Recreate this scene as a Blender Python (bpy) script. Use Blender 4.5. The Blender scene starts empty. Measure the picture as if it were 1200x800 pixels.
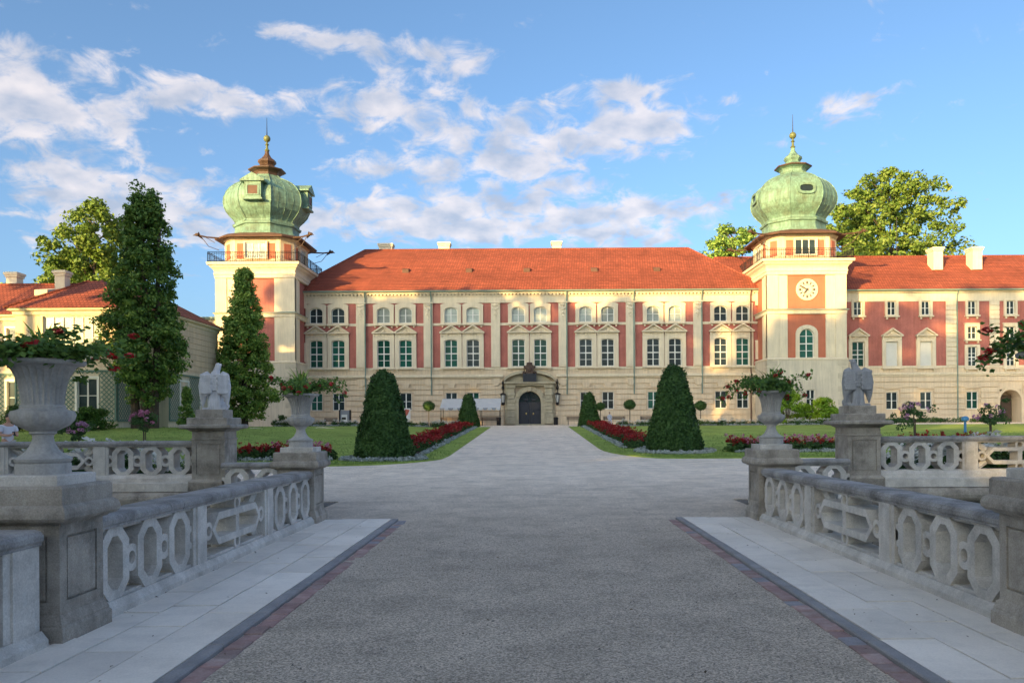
import bpy, math, random
import numpy as np
from mathutils import Vector, Matrix
R = math.radians
random.seed(7)
rng = np.random.default_rng(11)
SC = bpy.context.scene
COL = SC.collection

# ------------------------------------------------------------------ camera
FPX, CX, CY, EYE, ROLL = 933.3, 622.0, 496.0, 1.7, 0.0062
cam = bpy.data.cameras.new('camera')
cam.sensor_width = 36.0
cam.lens = 28.0
cam.shift_x = -(CX - 600) / 1200
cam.shift_y = (CY - 400) / 1200
cam.clip_start = 0.1
cam.clip_end = 6000
camo = bpy.data.objects.new('camera', cam)
COL.objects.link(camo)
camo.matrix_world = Matrix.Translation((0, 0, EYE)) @ Matrix.Rotation(math.pi / 2, 4, 'X') @ Matrix.Rotation(-ROLL, 4, 'Z')
SC.camera = camo

# ------------------------------------------------------------------ sun, sky, exposure
SUN_AZ, SUN_EL = 35.0, 9.6
d = Vector((math.sin(R(SUN_AZ)), math.cos(R(SUN_AZ)), -math.tan(R(SUN_EL)))).normalized()
sl = bpy.data.lights.new('sun', 'SUN')
sl.energy = 2.0
sl.angle = R(0.6)
sl.color = (1.0, 0.67, 0.24)
so = bpy.data.objects.new('sun', sl)
so.rotation_euler = d.to_track_quat('-Z', 'Y').to_euler()
so.location = (-60, -80, 60)
COL.objects.link(so)

SC.view_settings.view_transform = 'Standard'
SC.view_settings.look = 'None'
SC.view_settings.gamma = 1.0
SC.view_settings.use_curve_mapping = False
SC.view_settings.exposure = 2.32
SC.cycles.use_denoising = True
SC.cycles.max_bounces = 6
SC.cycles.transparent_max_bounces = 6
SC.cycles.sample_clamp_indirect = 4.0
SC.render.film_transparent = False

world = bpy.data.worlds.new('World')
SC.world = world
world.use_nodes = True
WN, WL = world.node_tree.nodes, world.node_tree.links


def wnode(t, **kw):
    n = WN.new(t)
    for k, v in kw.items():
        setattr(n, k, v)
    return n


def wmath(op, a, b=None, c=None, clamp=False):
    n = wnode('ShaderNodeMath', operation=op, use_clamp=clamp)
    for i, x in enumerate((a, b, c)):
        if x is None:
            continue
        if isinstance(x, (int, float)):
            n.inputs[i].default_value = x
        else:
            WL.new(x, n.inputs[i])
    return n.outputs[0]


bg = WN['Background']
sky = wnode('ShaderNodeTexSky', sky_type='NISHITA', sun_disc=False)
sky.sun_elevation = R(SUN_EL)
sky.sun_rotation = R(180 + SUN_AZ)
sky.air_density = 0.65
sky.dust_density = 3.5
sky.ozone_density = 2.0
tc = wnode('ShaderNodeTexCoord')
sx = wnode('ShaderNodeSeparateXYZ')
WL.new(tc.outputs['Generated'], sx.inputs[0])
X_, Y_, Z_ = sx.outputs
grade = wnode('ShaderNodeMix', data_type='RGBA', blend_type='MULTIPLY')
grade.inputs['Factor'].default_value = 1.0
WL.new(sky.outputs[0], grade.inputs['A'])
grade.inputs['B'].default_value = (0.615, 0.685, 0.68, 1)
# clouds drift on a flat layer: the view direction is projected on it
zz = wmath('ADD', wmath('MAXIMUM', Z_, 0.0), 0.32)
px = wmath('DIVIDE', X_, zz)
py = wmath('DIVIDE', Y_, zz)
cv = wnode('ShaderNodeCombineXYZ')
WL.new(px, cv.inputs[0])
WL.new(py, cv.inputs[1])
n1 = wnode('ShaderNodeTexNoise')
n1.inputs['Scale'].default_value = 15.0
n1.inputs['Detail'].default_value = 9
n1.inputs['Roughness'].default_value = 0.6
n1.inputs['Distortion'].default_value = 0.45
WL.new(cv.outputs[0], n1.inputs['Vector'])
n2 = wnode('ShaderNodeTexNoise')
n2.inputs['Scale'].default_value = 1.2
n2.inputs['Detail'].default_value = 3
WL.new(cv.outputs[0], n2.inputs['Vector'])
n4 = wnode('ShaderNodeTexNoise')
n4.inputs['Scale'].default_value = 4.0
n4.inputs['Detail'].default_value = 4
WL.new(cv.outputs[0], n4.inputs['Vector'])
az = wmath('ARCTAN2', X_, Y_)
el = wmath('ARCSINE', Z_)
# banks of cloud in the sky: pixel centre, half sizes in pixels, weight
BANKS = [(350, 42, 55, 20, .8), (440, 55, 40, 25, .7), (525, 68, 42, 26, .8), (15, 70, 42, 42, .9), (60, 130, 100, 22, 1.0),
         (230, 115, 120, 24, 1.05), (440, 120, 70, 30, .6), (560, 150, 85, 42, .75), (480, 205, 110, 34, .55), (100, 205, 120, 34, .95),
         (735, 110, 75, 20, .85), (735, 155, 80, 24, .95), (640, 200, 70, 34, .6), (600, 265, 150, 26, .75), (440, 258, 100, 24, .75),
         (180, 265, 160, 32, .8), (840, 240, 75, 18, .8), (730, 250, 70, 26, .6), (995, 122, 40, 16, .9), (862, 117, 18, 9, .8),
         (780, 285, 80, 14, .4), (115, 65, 20, 12, .5), (1130, 235, 40, 14, .25), (920, 170, 20, 8, .5)]
total = None
for (u, v, w_, h_, k) in BANKS:
    vx, vz = (u - CX) / FPX, (CY - v + (u - CX) * -ROLL) / FPX
    ln = math.sqrt(1 + vx * vx + vz * vz)
    a0, e0 = math.atan2(vx, 1.0), math.asin(vz / ln)
    sa = w_ / FPX / (1 + vx * vx)
    se = h_ / FPX / (1 + vz * vz) * 0.95
    da = wmath('MULTIPLY', wmath('SUBTRACT', az, a0), 1 / sa)
    de = wmath('MULTIPLY', wmath('SUBTRACT', el, e0), 1 / se)
    q = wmath('ADD', wmath('MULTIPLY', da, da), wmath('MULTIPLY', de, de))
    g = wmath('MULTIPLY', wmath('EXPONENT', wmath('MULTIPLY', q, -0.8)), k)
    total = g if total is None else wmath('ADD', total, g)
bank = wmath('MINIMUM', total, 1.15)
# away from the banks in view a scattered field of the same cloud goes on
side = wmath('MULTIPLY', wmath('SUBTRACT', wmath('ABSOLUTE', az), 0.62), 4.0, clamp=True)
field = wmath('MULTIPLY', wmath('MULTIPLY', n2.outputs[0], 0.9), side)
cover = wmath('MAXIMUM', bank, field)
dens = wmath('ADD', wmath('ADD', wmath('MULTIPLY', wmath('SUBTRACT', n1.outputs[0], 0.5), 5.4), wmath('MULTIPLY', wmath('SUBTRACT', n4.outputs[0], 0.5), 2.2)), wmath('MULTIPLY', wmath('SUBTRACT', cover, 0.47), 2.0))
mask = wnode('ShaderNodeMapRange', interpolation_type='SMOOTHSTEP')
mask.inputs['From Min'].default_value = -0.30
mask.inputs['From Max'].default_value = 1.05
mask.inputs['To Max'].default_value = 0.82
WL.new(dens, mask.inputs['Value'])
hz = wmath('MULTIPLY', Z_, 12.0, clamp=True)
mfac = wmath('MULTIPLY', mask.outputs[0], hz)
cl = wnode('ShaderNodeMix', data_type='RGBA')
n3 = wnode('ShaderNodeTexNoise')
n3.inputs['Scale'].default_value = 12.0
n3.inputs['Detail'].default_value = 5
WL.new(cv.outputs[0], n3.inputs['Vector'])
cr = wnode('ShaderNodeMix', data_type='RGBA')
cr.inputs['A'].default_value = (0.95, 1.05, 1.28, 1)
cr.inputs['B'].default_value = (1.88, 1.72, 1.70, 1)
lit = wmath('ADD', wmath('MULTIPLY', wmath('SUBTRACT', n3.outputs[0], 0.42), 3.0), wmath('MULTIPLY', el, 0.9), clamp=True)
WL.new(lit, cr.inputs['Factor'])
WL.new(mfac, cl.inputs['Factor'])
WL.new(grade.outputs['Result'], cl.inputs['A'])
WL.new(cr.outputs['Result'], cl.inputs['B'])
WL.new(cl.outputs['Result'], bg.inputs['Color'])
bg.inputs['Strength'].default_value = 0.11


# ------------------------------------------------------------------ helpers
def unroll(u, v):
    du, dv = u - CX, v - CY
    return du - ROLL * dv, dv + ROLL * du


def at(u, v, Y):
    """world point seen at photo pixel (u, v) at depth Y"""
    du, dv = unroll(u, v)
    return Vector((du / FPX * Y, Y, EYE - dv / FPX * Y))


class MB:
    def __init__(s):
        s.v, s.f = [], []

    def add(s, verts, faces):
        o = len(s.v)
        s.v += [tuple(p) for p in verts]
        s.f += [tuple(i + o for i in f) for f in faces]
        return s

    def box(s, x0, x1, y0, y1, z0, z1):
        return s.add([(x0, y0, z0), (x1, y0, z0), (x1, y1, z0), (x0, y1, z0), (x0, y0, z1), (x1, y0, z1), (x1, y1, z1), (x0, y1, z1)],
                     [(0, 3, 2, 1), (4, 5, 6, 7), (0, 1, 5, 4), (1, 2, 6, 5), (2, 3, 7, 6), (3, 0, 4, 7)])

    def cham(s, x0, x1, y0, y1, z0, z1, c=0.012):
        """box with chamfered top rim"""
        b = [(x0, y0), (x1, y0), (x1, y1), (x0, y1)]
        t = [(x0 + c, y0 + c), (x1 - c, y0 + c), (x1 - c, y1 - c), (x0 + c, y1 - c)]
        vs = [(p[0], p[1], z0) for p in b] + [(p[0], p[1], z1 - c) for p in b] + [(p[0], p[1], z1) for p in t]
        fs = [(0, 3, 2, 1), (8, 9, 10, 11)]
        for k in range(4):
            j = (k + 1) % 4
            fs += [(k, j, 4 + j, 4 + k), (4 + k, 4 + j, 8 + j, 8 + k)]
        return s.add(vs, fs)

    def prism(s, poly, a, b, axis='y', cap=True):
        """2-D polygon extruded from a to b along an axis; poly in the two other axes (x,z), (y,z) or (x,y)"""
        def P(p, t):
            return (p[0], t, p[1]) if axis == 'y' else ((t, p[0], p[1]) if axis == 'x' else (p[0], p[1], t))
        n = len(poly)
        vs = [P(p, a) for p in poly] + [P(p, b) for p in poly]
        fs = [(i, (i + 1) % n, n + (i + 1) % n, n + i) for i in range(n)]
        if cap:
            fs += [tuple(range(n))[::-1], tuple(range(n, 2 * n))]
        return s.add(vs, fs)

    def ring(s, outer, inner, a, b, axis='y'):
        """extruded ring between two outlines of equal length"""
        def P(p, t):
            return (p[0], t, p[1]) if axis == 'y' else ((t, p[0], p[1]) if axis == 'x' else (p[0], p[1], t))
        n = len(outer)
        vs = [P(p, a) for p in outer] + [P(p, a) for p in inner] + [P(p, b) for p in outer] + [P(p, b) for p in inner]
        fs = []
        for i in range(n):
            j = (i + 1) % n
            fs += [(i, j, n + j, n + i), (2 * n + j, 2 * n + i, 3 * n + i, 3 * n + j), (i, 2 * n + i, 2 * n + j, j), (n + j, 3 * n + j, 3 * n + i, n + i)]
        return s.add(vs, fs)

    def lathe(s, prof, n=24, c=(0, 0, 0), fun=None, ph=0.0, cap=True):
        vs, fs = [], []
        for (r, z) in prof:
            for k in range(n):
                t = ph + 2 * math.pi * k / n
                q = r * (fun(t, z) if fun else 1.0)
                vs.append((c[0] + q * math.cos(t), c[1] + q * math.sin(t), c[2] + z))
        for i in range(len(prof) - 1):
            for k in range(n):
                j = (k + 1) % n
                fs.append((i * n + k, i * n + j, (i + 1) * n + j, (i + 1) * n + k))
        if cap:
            fs += [tuple(range(n))[::-1], tuple(range((len(prof) - 1) * n, len(prof) * n))]
        return s.add(vs, fs)

    def loft(s, loops, cap=True, closed=False):
        n = len(loops[0])
        vs = [p for l in loops for p in l]
        fs = []
        for i in range(len(loops) - 1):
            for k in range(n):
                j = (k + 1) % n
                fs.append((i * n + k, i * n + j, (i + 1) * n + j, (i + 1) * n + k))
        if cap:
            fs += [tuple(range(n))[::-1], tuple(range((len(loops) - 1) * n, len(loops) * n))]
        return s.add(vs, fs)

    def tube(s, pts, rad, n=8):
        pts = [Vector(p) for p in pts]
        if isinstance(rad, (int, float)):
            rad = [rad] * len(pts)
        loops = []
        for i, p in enumerate(pts):
            t = (pts[min(i + 1, len(pts) - 1)] - pts[max(i - 1, 0)]).normalized()
            a = t.cross(Vector((0, 0, 1)) if abs(t.z) < 0.9 else Vector((1, 0, 0))).normalized()
            b = t.cross(a)
            loops.append([p + (a * math.cos(2 * math.pi * k / n) + b * math.sin(2 * math.pi * k / n)) * rad[i] for k in range(n)])
        return s.loft(loops)

    def ball(s, c, r, n=12, m=8, sc=(1, 1, 1)):
        loops = []
        for i in range(m + 1):
            t = math.pi * (i + 0.001) / (m + 0.002)
            loops.append([(c[0] + r * sc[0] * math.sin(t) * math.cos(2 * math.pi * k / n), c[1] + r * sc[1] * math.sin(t) * math.sin(2 * math.pi * k / n), c[2] - r * sc[2] * math.cos(t)) for k in range(n)])
        return s.loft(loops)

    def mesh(s, name, m, smooth=False):
        me = bpy.data.meshes.new(name)
        me.from_pydata(s.v, [], s.f)
        me.materials.append(m)
        if smooth:
            me.polygons.foreach_set('use_smooth', [True] * len(me.polygons))
            try:
                me.set_sharp_from_angle(angle=R(40))
            except Exception:
                pass
        me.update()
        return me

    def build(s, name, m, parent=None, smooth=False, loc=None, rz=0.0):
        return link(name, s.mesh(name, m, smooth), parent, loc, rz)


def link(name, data, parent=None, loc=None, rz=0.0):
    o = bpy.data.objects.new(name, data)
    COL.objects.link(o)
    o.parent = parent
    if loc is not None:
        o.location = loc
    if rz:
        o.rotation_euler = (0, 0, rz)
    return o


def tag(o, label, cat, group=None):
    o['label'] = label
    o['category'] = cat
    if group:
        o['group'] = group
    return o


def thing(name, label, cat, loc=(0, 0, 0), rz=0.0, group=None):
    return tag(link(name, None, None, loc, rz), label, cat, group)


def struct(o):
    o['kind'] = 'structure'
    return o


def stuff(o):
    o['kind'] = 'stuff'
    return o


def copy_tree(o, parent=None, mats=None):
    c = o.copy()
    COL.objects.link(c)
    c.parent = parent
    for ch in list(o.children):
        copy_tree(ch, c)
    return c


def quads_mesh(name, P, m):
    """P: (n, 4, 3) array of quads"""
    n = len(P)
    me = bpy.data.meshes.new(name)
    me.vertices.add(n * 4)
    me.vertices.foreach_set('co', P.astype(np.float32).ravel())
    me.loops.add(n * 4)
    me.loops.foreach_set('vertex_index', np.arange(n * 4, dtype=np.int32))
    me.polygons.add(n)
    me.polygons.foreach_set('loop_start', np.arange(0, n * 4, 4, dtype=np.int32))
    me.polygons.foreach_set('loop_total', np.full(n, 4, dtype=np.int32))
    me.materials.append(m)
    me.update(calc_edges=True)
    return me


def leaves(C, N, size, ratio=0.6, jitter=0.8, fold=0.0):
    """leaf-shaped rhombs at points C, facing N with scatter"""
    n = len(C)
    N = N + rng.normal(0, jitter, (n, 3))
    N /= np.linalg.norm(N, axis=1)[:, None] + 1e-9
    T = rng.normal(0, 1, (n, 3))
    T -= N * (T * N).sum(1)[:, None]
    T /= np.linalg.norm(T, axis=1)[:, None] + 1e-9
    B = np.cross(N, T)
    s = (size * rng.uniform(0.6, 1.3, n))[:, None]
    w = s * ratio
    out = np.stack([C - T * s * .5, C + B * w * .5 - T * s * .05, C + T * s * .5, C - B * w * .5 - T * s * .05], axis=1)
    if fold:
        out[:, 1] += N * s * fold
        out[:, 3] += N * s * fold
    return out


def sphere_pts(n):
    v = rng.normal(0, 1, (n, 3))
    return v / np.linalg.norm(v, axis=1)[:, None]


# ------------------------------------------------------------------ materials
def mat(name, col, rough=0.8, amt=0.15, scale=1.5, bump=0.0, bscale=30.0, metal=0.0, spec=0.3, streak=0.0, fine=0.0, fscale=40.0, dirt=None, damt=0.5, dscale=0.7, each=0.0, lichen=None, tracks=0.0):
    m = bpy.data.materials.new(name)
    m.use_nodes = True
    N, L = m.node_tree.nodes, m.node_tree.links
    p = N['Principled BSDF']
    p.inputs['Roughness'].default_value = rough
    p.inputs['Metallic'].default_value = metal
    p.inputs['Specular IOR Level'].default_value = spec
    g = N.new('ShaderNodeNewGeometry')

    def noise(sc, det=5, vec=None, ro=0.6):
        n = N.new('ShaderNodeTexNoise')
        n.inputs['Scale'].default_value = sc
        n.inputs['Detail'].default_value = det
        n.inputs['Roughness'].default_value = ro
        L.new(vec or g.outputs['Position'], n.inputs['Vector'])
        return n.outputs[0]

    def scaled(colsock, nz, lo, hi):
        r = N.new('ShaderNodeMapRange')
        r.inputs['From Min'].default_value = 0.3
        r.inputs['From Max'].default_value = 0.7
        r.inputs['To Min'].default_value = lo
        r.inputs['To Max'].default_value = hi
        L.new(nz, r.inputs['Value'])
        x = N.new('ShaderNodeVectorMath')
        x.operation = 'SCALE'
        L.new(colsock, x.inputs[0])
        L.new(r.outputs[0], x.inputs['Scale'])
        return x.outputs[0]
    rgb = N.new('ShaderNodeRGB')
    rgb.outputs[0].default_value = (*col, 1)
    c = rgb.outputs[0]
    if dirt:
        mx = N.new('ShaderNodeMix')
        mx.data_type = 'RGBA'
        mx.inputs['B'].default_value = (*dirt, 1)
        r = N.new('ShaderNodeMapRange')
        r.inputs['From Min'].default_value = 0.45
        r.inputs['From Max'].default_value = 0.72
        r.inputs['To Max'].default_value = damt
        L.new(noise(dscale, 8, ro=0.7), r.inputs['Value'])
        L.new(r.outputs[0], mx.inputs['Factor'])
        L.new(c, mx.inputs['A'])
        c = mx.outputs['Result']
    if lichen:
        mx = N.new('ShaderNodeMix')
        mx.data_type = 'RGBA'
        mx.inputs['B'].default_value = (*lichen, 1)
        r = N.new('ShaderNodeMapRange')
        r.inputs['From Min'].default_value = 0.56
        r.inputs['From Max'].default_value = 0.66
        r.inputs['To Max'].default_value = 0.7
        L.new(noise(7.0, 9, ro=0.75), r.inputs['Value'])
        L.new(r.outputs[0], mx.inputs['Factor'])
        L.new(c, mx.inputs['A'])
        c = mx.outputs['Result']
    if tracks:
        mp = N.new('ShaderNodeMapping')
        mp.inputs['Scale'].default_value = (1.5, 0.07, 1.0)
        L.new(g.outputs['Position'], mp.inputs['Vector'])
        c = scaled(c, noise(1.0, 5, mp.outputs[0], 0.65), 1 - tracks, 1 + tracks)
    if amt:
        c = scaled(c, noise(scale), 1 - amt, 1 + amt)
    if fine:
        c = scaled(c, noise(fscale, 4), 1 - fine, 1 + fine)
    if each:
        oi = N.new('ShaderNodeObjectInfo')
        r = N.new('ShaderNodeMapRange')
        r.inputs['To Min'].default_value = 1 - each
        r.inputs['To Max'].default_value = 1 + each
        L.new(oi.outputs['Random'], r.inputs['Value'])
        x = N.new('ShaderNodeVectorMath')
        x.operation = 'SCALE'
        L.new(c, x.inputs[0])
        L.new(r.outputs[0], x.inputs['Scale'])
        c = x.outputs[0]
    if streak:
        mp = N.new('ShaderNodeMapping')
        mp.inputs['Scale'].default_value = (3.0, 3.0, 0.22)
        L.new(g.outputs['Position'], mp.inputs['Vector'])
        c = scaled(c, noise(1.6, 6, mp.outputs[0], 0.7), 1 - streak, 1 + streak * 0.4)
    L.new(c, p.inputs['Base Color'])
    if bump:
        b = N.new('ShaderNodeBump')
        b.inputs['Strength'].default_value = bump
        b.inputs['Distance'].default_value = 0.02
        L.new(noise(bscale, 6), b.inputs['Height'])
        L.new(b.outputs[0], p.inputs['Normal'])
    return m


def leafmat(name, cols, trans=0.22, rough=0.55):
    """per-leaf colour from a ramp"""
    m = bpy.data.materials.new(name)
    m.use_nodes = True
    N, L = m.node_tree.nodes, m.node_tree.links
    p = N['Principled BSDF']
    g = N.new('ShaderNodeNewGeometry')
    r = N.new('ShaderNodeValToRGB')
    e = r.color_ramp.elements
    while len(e) < len(cols):
        e.new(0.5)
    for i, c in enumerate(cols):
        e[i].position = i / max(1, len(cols) - 1)
        e[i].color = (*c, 1)
    n = N.new('ShaderNodeTexNoise')
    n.inputs['Scale'].default_value = 0.9
    n.inputs['Detail'].default_value = 3
    L.new(g.outputs['Position'], n.inputs['Vector'])
    a = N.new('ShaderNodeMath')
    a.operation = 'MULTIPLY_ADD'
    a.inputs[1].default_value = 0.55
    L.new(g.outputs['Random Per Island'], a.inputs[0])
    b = N.new('ShaderNodeMath')
    b.operation = 'MULTIPLY_ADD'
    b.inputs[1].default_value = 1.1
    b.inputs[2].default_value = -0.32
    L.new(n.outputs[0], b.inputs[0])
    L.new(b.outputs[0], a.inputs[2])
    L.new(a.outputs[0], r.inputs[0])
    L.new(r.outputs[0], p.inputs['Base Color'])
    p.inputs['Roughness'].default_value = rough
    p.inputs['Specular IOR Level'].default_value = 0.25
    t = N.new('ShaderNodeBsdfTranslucent')
    L.new(r.outputs[0], t.inputs[0])
    x = N.new('ShaderNodeMixShader')
    x.inputs[0].default_value = trans
    L.new(p.outputs[0], x.inputs[1])
    L.new(t.outputs[0], x.inputs[2])
    L.new(x.outputs[0], N['Material Output'].inputs[0])
    return m


def plain(name, col, rough=0.5, metal=0.0, spec=0.4):
    m = bpy.data.materials.new(name)
    m.use_nodes = True
    p = m.node_tree.nodes['Principled BSDF']
    p.inputs['Base Color'].default_value = (*col, 1)
    p.inputs['Roughness'].default_value = rough
    p.inputs['Metallic'].default_value = metal
    p.inputs['Specular IOR Level'].default_value = spec
    return m


M = {}
M['cream'] = mat('cream_plaster', (0.75, 0.60, 0.425), 0.85, 0.09, 0.5, 0.15, 12, streak=0.2, dirt=(0.64, 0.51, 0.35), damt=0.35, dscale=0.35)
M['trim'] = mat('pale_stucco_trim', (0.77, 0.66, 0.49), 0.8, 0.07, 0.8, 0.1, 20, streak=0.15)
M['red'] = mat('brick_red_plaster', (0.46, 0.16, 0.13), 0.85, 0.15, 0.6, 0.15, 14, streak=0.2, fine=0.1, fscale=9, dirt=(0.30, 0.10, 0.085), damt=0.5, dscale=0.5)
M['orange'] = mat('orange_red_plaster', (0.52, 0.17, 0.10), 0.85, 0.1, 0.6, 0.15, 14, streak=0.1)
M['towerwhite'] = mat('whitewashed_plaster', (0.68, 0.60, 0.47), 0.85, 0.08, 0.5, 0.3, 6, streak=0.2)
M['quoin'] = mat('quoin_stone', (0.55, 0.48, 0.37), 0.85, 0.15, 1.5, 0.3, 12)
M['portal'] = mat('portal_sandstone', (0.47, 0.41, 0.29), 0.85, 0.2, 1.2, 0.4, 14, streak=0.15)
M['copper'] = mat('verdigris_copper', (0.205, 0.345, 0.26), 0.6, 0.2, 0.9, 0.2, 5, streak=0.5, dirt=(0.13, 0.13, 0.075), damt=0.7, dscale=1.1)
M['copper_brown'] = mat('brown_copper', (0.10, 0.058, 0.038), 0.5, 0.2, 1.2, streak=0.25)
M['gutter'] = mat('copper_gutter', (0.20, 0.28, 0.24), 0.5, 0.2, 0.6)
M['eave'] = mat('brown_eave_boards', (0.13, 0.07, 0.05), 0.7, 0.2, 2)
M['iron'] = mat('black_iron', (0.025, 0.024, 0.026), 0.5, 0.2, 3, metal=0.4)
M['door'] = mat('dark_door_paint', (0.035, 0.038, 0.05), 0.45, 0.15, 2, streak=0.1)
M['bronze'] = mat('dark_bronze', (0.10, 0.065, 0.05), 0.5, 0.3, 5, metal=0.3)
M['white'] = mat('white_window_paint', (0.80, 0.79, 0.74), 0.5, 0.04, 1)
M['chimney'] = mat('chimney_render', (0.78, 0.68, 0.52), 0.85, 0.08, 1.0, 0.2, 9, streak=0.15)
M['stone'] = mat('grey_balustrade_stone', (0.62, 0.59, 0.55), 0.85, 0.2, 2.2, 0.35, 55, fine=0.16, fscale=70, streak=0.12, dirt=(0.20, 0.19, 0.175), damt=0.55, dscale=2.4, lichen=(0.60, 0.60, 0.58))
M['coping'] = mat('weathered_coping_stone', (0.33, 0.32, 0.315), 0.88, 0.22, 2.5, 0.45, 60, fine=0.22, fscale=60, dirt=(0.10, 0.095, 0.085), damt=0.85, dscale=2.6, lichen=(0.42, 0.41, 0.38))
M['darkstone'] = mat('brown_grey_pedestal_stone', (0.41, 0.37, 0.32), 0.88, 0.22, 2.0, 0.45, 60, fine=0.2, fscale=80, streak=0.18, dirt=(0.11, 0.10, 0.085), damt=0.85, dscale=2.4, lichen=(0.40, 0.385, 0.35))
M['urnstone'] = mat('carved_urn_stone', (0.52, 0.505, 0.485), 0.8, 0.2, 4.0, 0.25, 60, fine=0.12, fscale=50, streak=0.3, dirt=(0.17, 0.165, 0.155), damt=0.6, dscale=4)
M['eagle'] = mat('white_eagle_stone', (0.66, 0.66, 0.68), 0.8, 0.15, 5.0, 0.2, 60, streak=0.2)
M['eagle_grey'] = mat('grey_eagle_stone', (0.36, 0.37, 0.39), 0.85, 0.25, 5.0, 0.3, 60, streak=0.25, dirt=(0.14, 0.145, 0.15), damt=0.6, dscale=5)
M['moatwall'] = mat('moat_wall_render', (0.20, 0.185, 0.165), 0.9, 0.2, 0.9, 0.4, 20, streak=0.25)
M['slab'] = mat('pale_sandstone_slab', (0.82, 0.76, 0.68), 0.8, 0.09, 1.3, 0.25, 90, fine=0.07, fscale=60, dirt=(0.46, 0.43, 0.39), damt=0.55, dscale=2.6, each=0.09)
M['kerb'] = mat('dark_granite_kerb', (0.27, 0.265, 0.27), 0.7, 0.2, 3, 0.3, 90, fine=0.15, fscale=90)
M['brickpink'] = mat('pink_paving_brick', (0.37, 0.24, 0.225), 0.85, 0.25, 6, 0.4, 80, fine=0.15, fscale=70, dirt=(0.31, 0.275, 0.25), damt=0.85, dscale=3, each=0.22)
M['brickgrey'] = mat('grey_paving_brick', (0.29, 0.28, 0.30), 0.85, 0.2, 6, 0.4, 80, fine=0.15, fscale=70)
M['bark'] = mat('tree_bark', (0.10, 0.075, 0.055), 0.9, 0.3, 4, 0.6, 12)
M['soil'] = mat('dark_bed_soil', (0.05, 0.037, 0.027), 0.95, 0.3, 3, 0.5, 20)
M['wood'] = mat('dark_bench_wood', (0.09, 0.06, 0.045), 0.6, 0.2, 4)
M['canvas'] = mat('white_tent_canvas', (0.62, 0.62, 0.62), 0.8, 0.06, 2)
M['skin'] = plain('skin', (0.52, 0.30, 0.21), 0.55)
M['hair'] = plain('dark_hair', (0.035, 0.025, 0.02), 0.6)
M['shirt'] = mat('white_shirt', (0.62, 0.64, 0.72), 0.8, 0.05, 5)
M['jeans'] = mat('dark_trousers', (0.06, 0.07, 0.10), 0.8, 0.1, 5)
M['greyboard'] = plain('grey_board', (0.30, 0.31, 0.33), 0.6)
M['redprint'] = plain('red_print', (0.60, 0.14, 0.09), 0.6)
M['blue'] = plain('blue_plastic', (0.05, 0.20, 0.45), 0.5)
M['lampglass'] = plain('milky_lamp_glass', (0.55, 0.55, 0.52), 0.2)
M['brass'] = plain('brass', (0.55, 0.42, 0.16), 0.35, 0.8)
M['gilt'] = plain('gilt_ball', (0.15, 0.165, 0.065), 0.5, 0.1)
M['ink'] = plain('clock_ink', (0.09, 0.075, 0.06), 0.6)
M['lattice'] = mat('green_trellis', (0.15, 0.24, 0.20), 0.7, 0.1, 2)


def glassmat(name, col, rough=0.1, spec=0.22):
    m = mat(name, col, rough, 0.3, 0.9, spec=spec, each=0.35)
    return m


M['glass_green'] = glassmat('window_glass_green_curtain', (0.018, 0.088, 0.066))
M['glass_dark'] = glassmat('window_glass_dark', (0.03, 0.045, 0.05))
M['glass_pale'] = glassmat('window_glass_pale_blind', (0.36, 0.40, 0.37), 0.2)
M['blind'] = mat('white_closed_blind', (0.66, 0.65, 0.61), 0.7, 0.04, 1)

# roof tiles too small to pick apart at this distance: rows and courses in the material
def roofmat(name, col):
    m = mat(name, col, 0.8, 0.16, 0.35, fine=0.12, fscale=3.0, dirt=(col[0] * .55, col[1] * .55, col[2] * .6), damt=0.45, dscale=0.5)
    N, L = m.node_tree.nodes, m.node_tree.links
    p = N['Principled BSDF']
    g = N.new('ShaderNodeNewGeometry')
    s = N.new('ShaderNodeSeparateXYZ')
    L.new(g.outputs['Position'], s.inputs[0])
    a = N.new('ShaderNodeMath')
    a.operation = 'MULTIPLY_ADD'
    a.inputs[1].default_value = 0.35
    L.new(s.outputs[1], a.inputs[0])
    L.new(s.outputs[0], a.inputs[2])
    c = N.new('ShaderNodeCombineXYZ')
    L.new(a.outputs[0], c.inputs[0])
    L.new(s.outputs[2], c.inputs[1])
    b = N.new('ShaderNodeTexBrick')
    b.inputs['Scale'].default_value = 1.0
    b.inputs['Brick Width'].default_value = 0.30
    b.inputs['Row Height'].default_value = 0.24
    b.inputs['Mortar Size'].default_value = 0.035
    b.inputs['Color1'].default_value = (1.12, 1.12, 1.12, 1)
    b.inputs['Color2'].default_value = (0.80, 0.80, 0.80, 1)
    b.inputs['Mortar'].default_value = (0.5, 0.5, 0.5, 1)
    L.new(c.outputs[0], b.inputs['Vector'])
    x = N.new('ShaderNodeMix')
    x.data_type = 'RGBA'
    x.blend_type = 'MULTIPLY'
    x.inputs['Factor'].default_value = 1.0
    src = p.inputs['Base Color'].links[0].from_socket
    L.new(src, x.inputs['A'])
    L.new(b.outputs['Color'], x.inputs['B'])
    L.new(x.outputs['Result'], p.inputs['Base Color'])
    bp = N.new('ShaderNodeBump')
    bp.inputs['Strength'].default_value = 0.6
    bp.inputs['Distance'].default_value = 0.04
    L.new(b.outputs['Fac'], bp.inputs['Height'])
    bp.invert = True
    L.new(bp.outputs[0], p.inputs['Normal'])
    return m


M['roof'] = roofmat('red_clay_tiles', (0.35, 0.092, 0.055))

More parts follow.
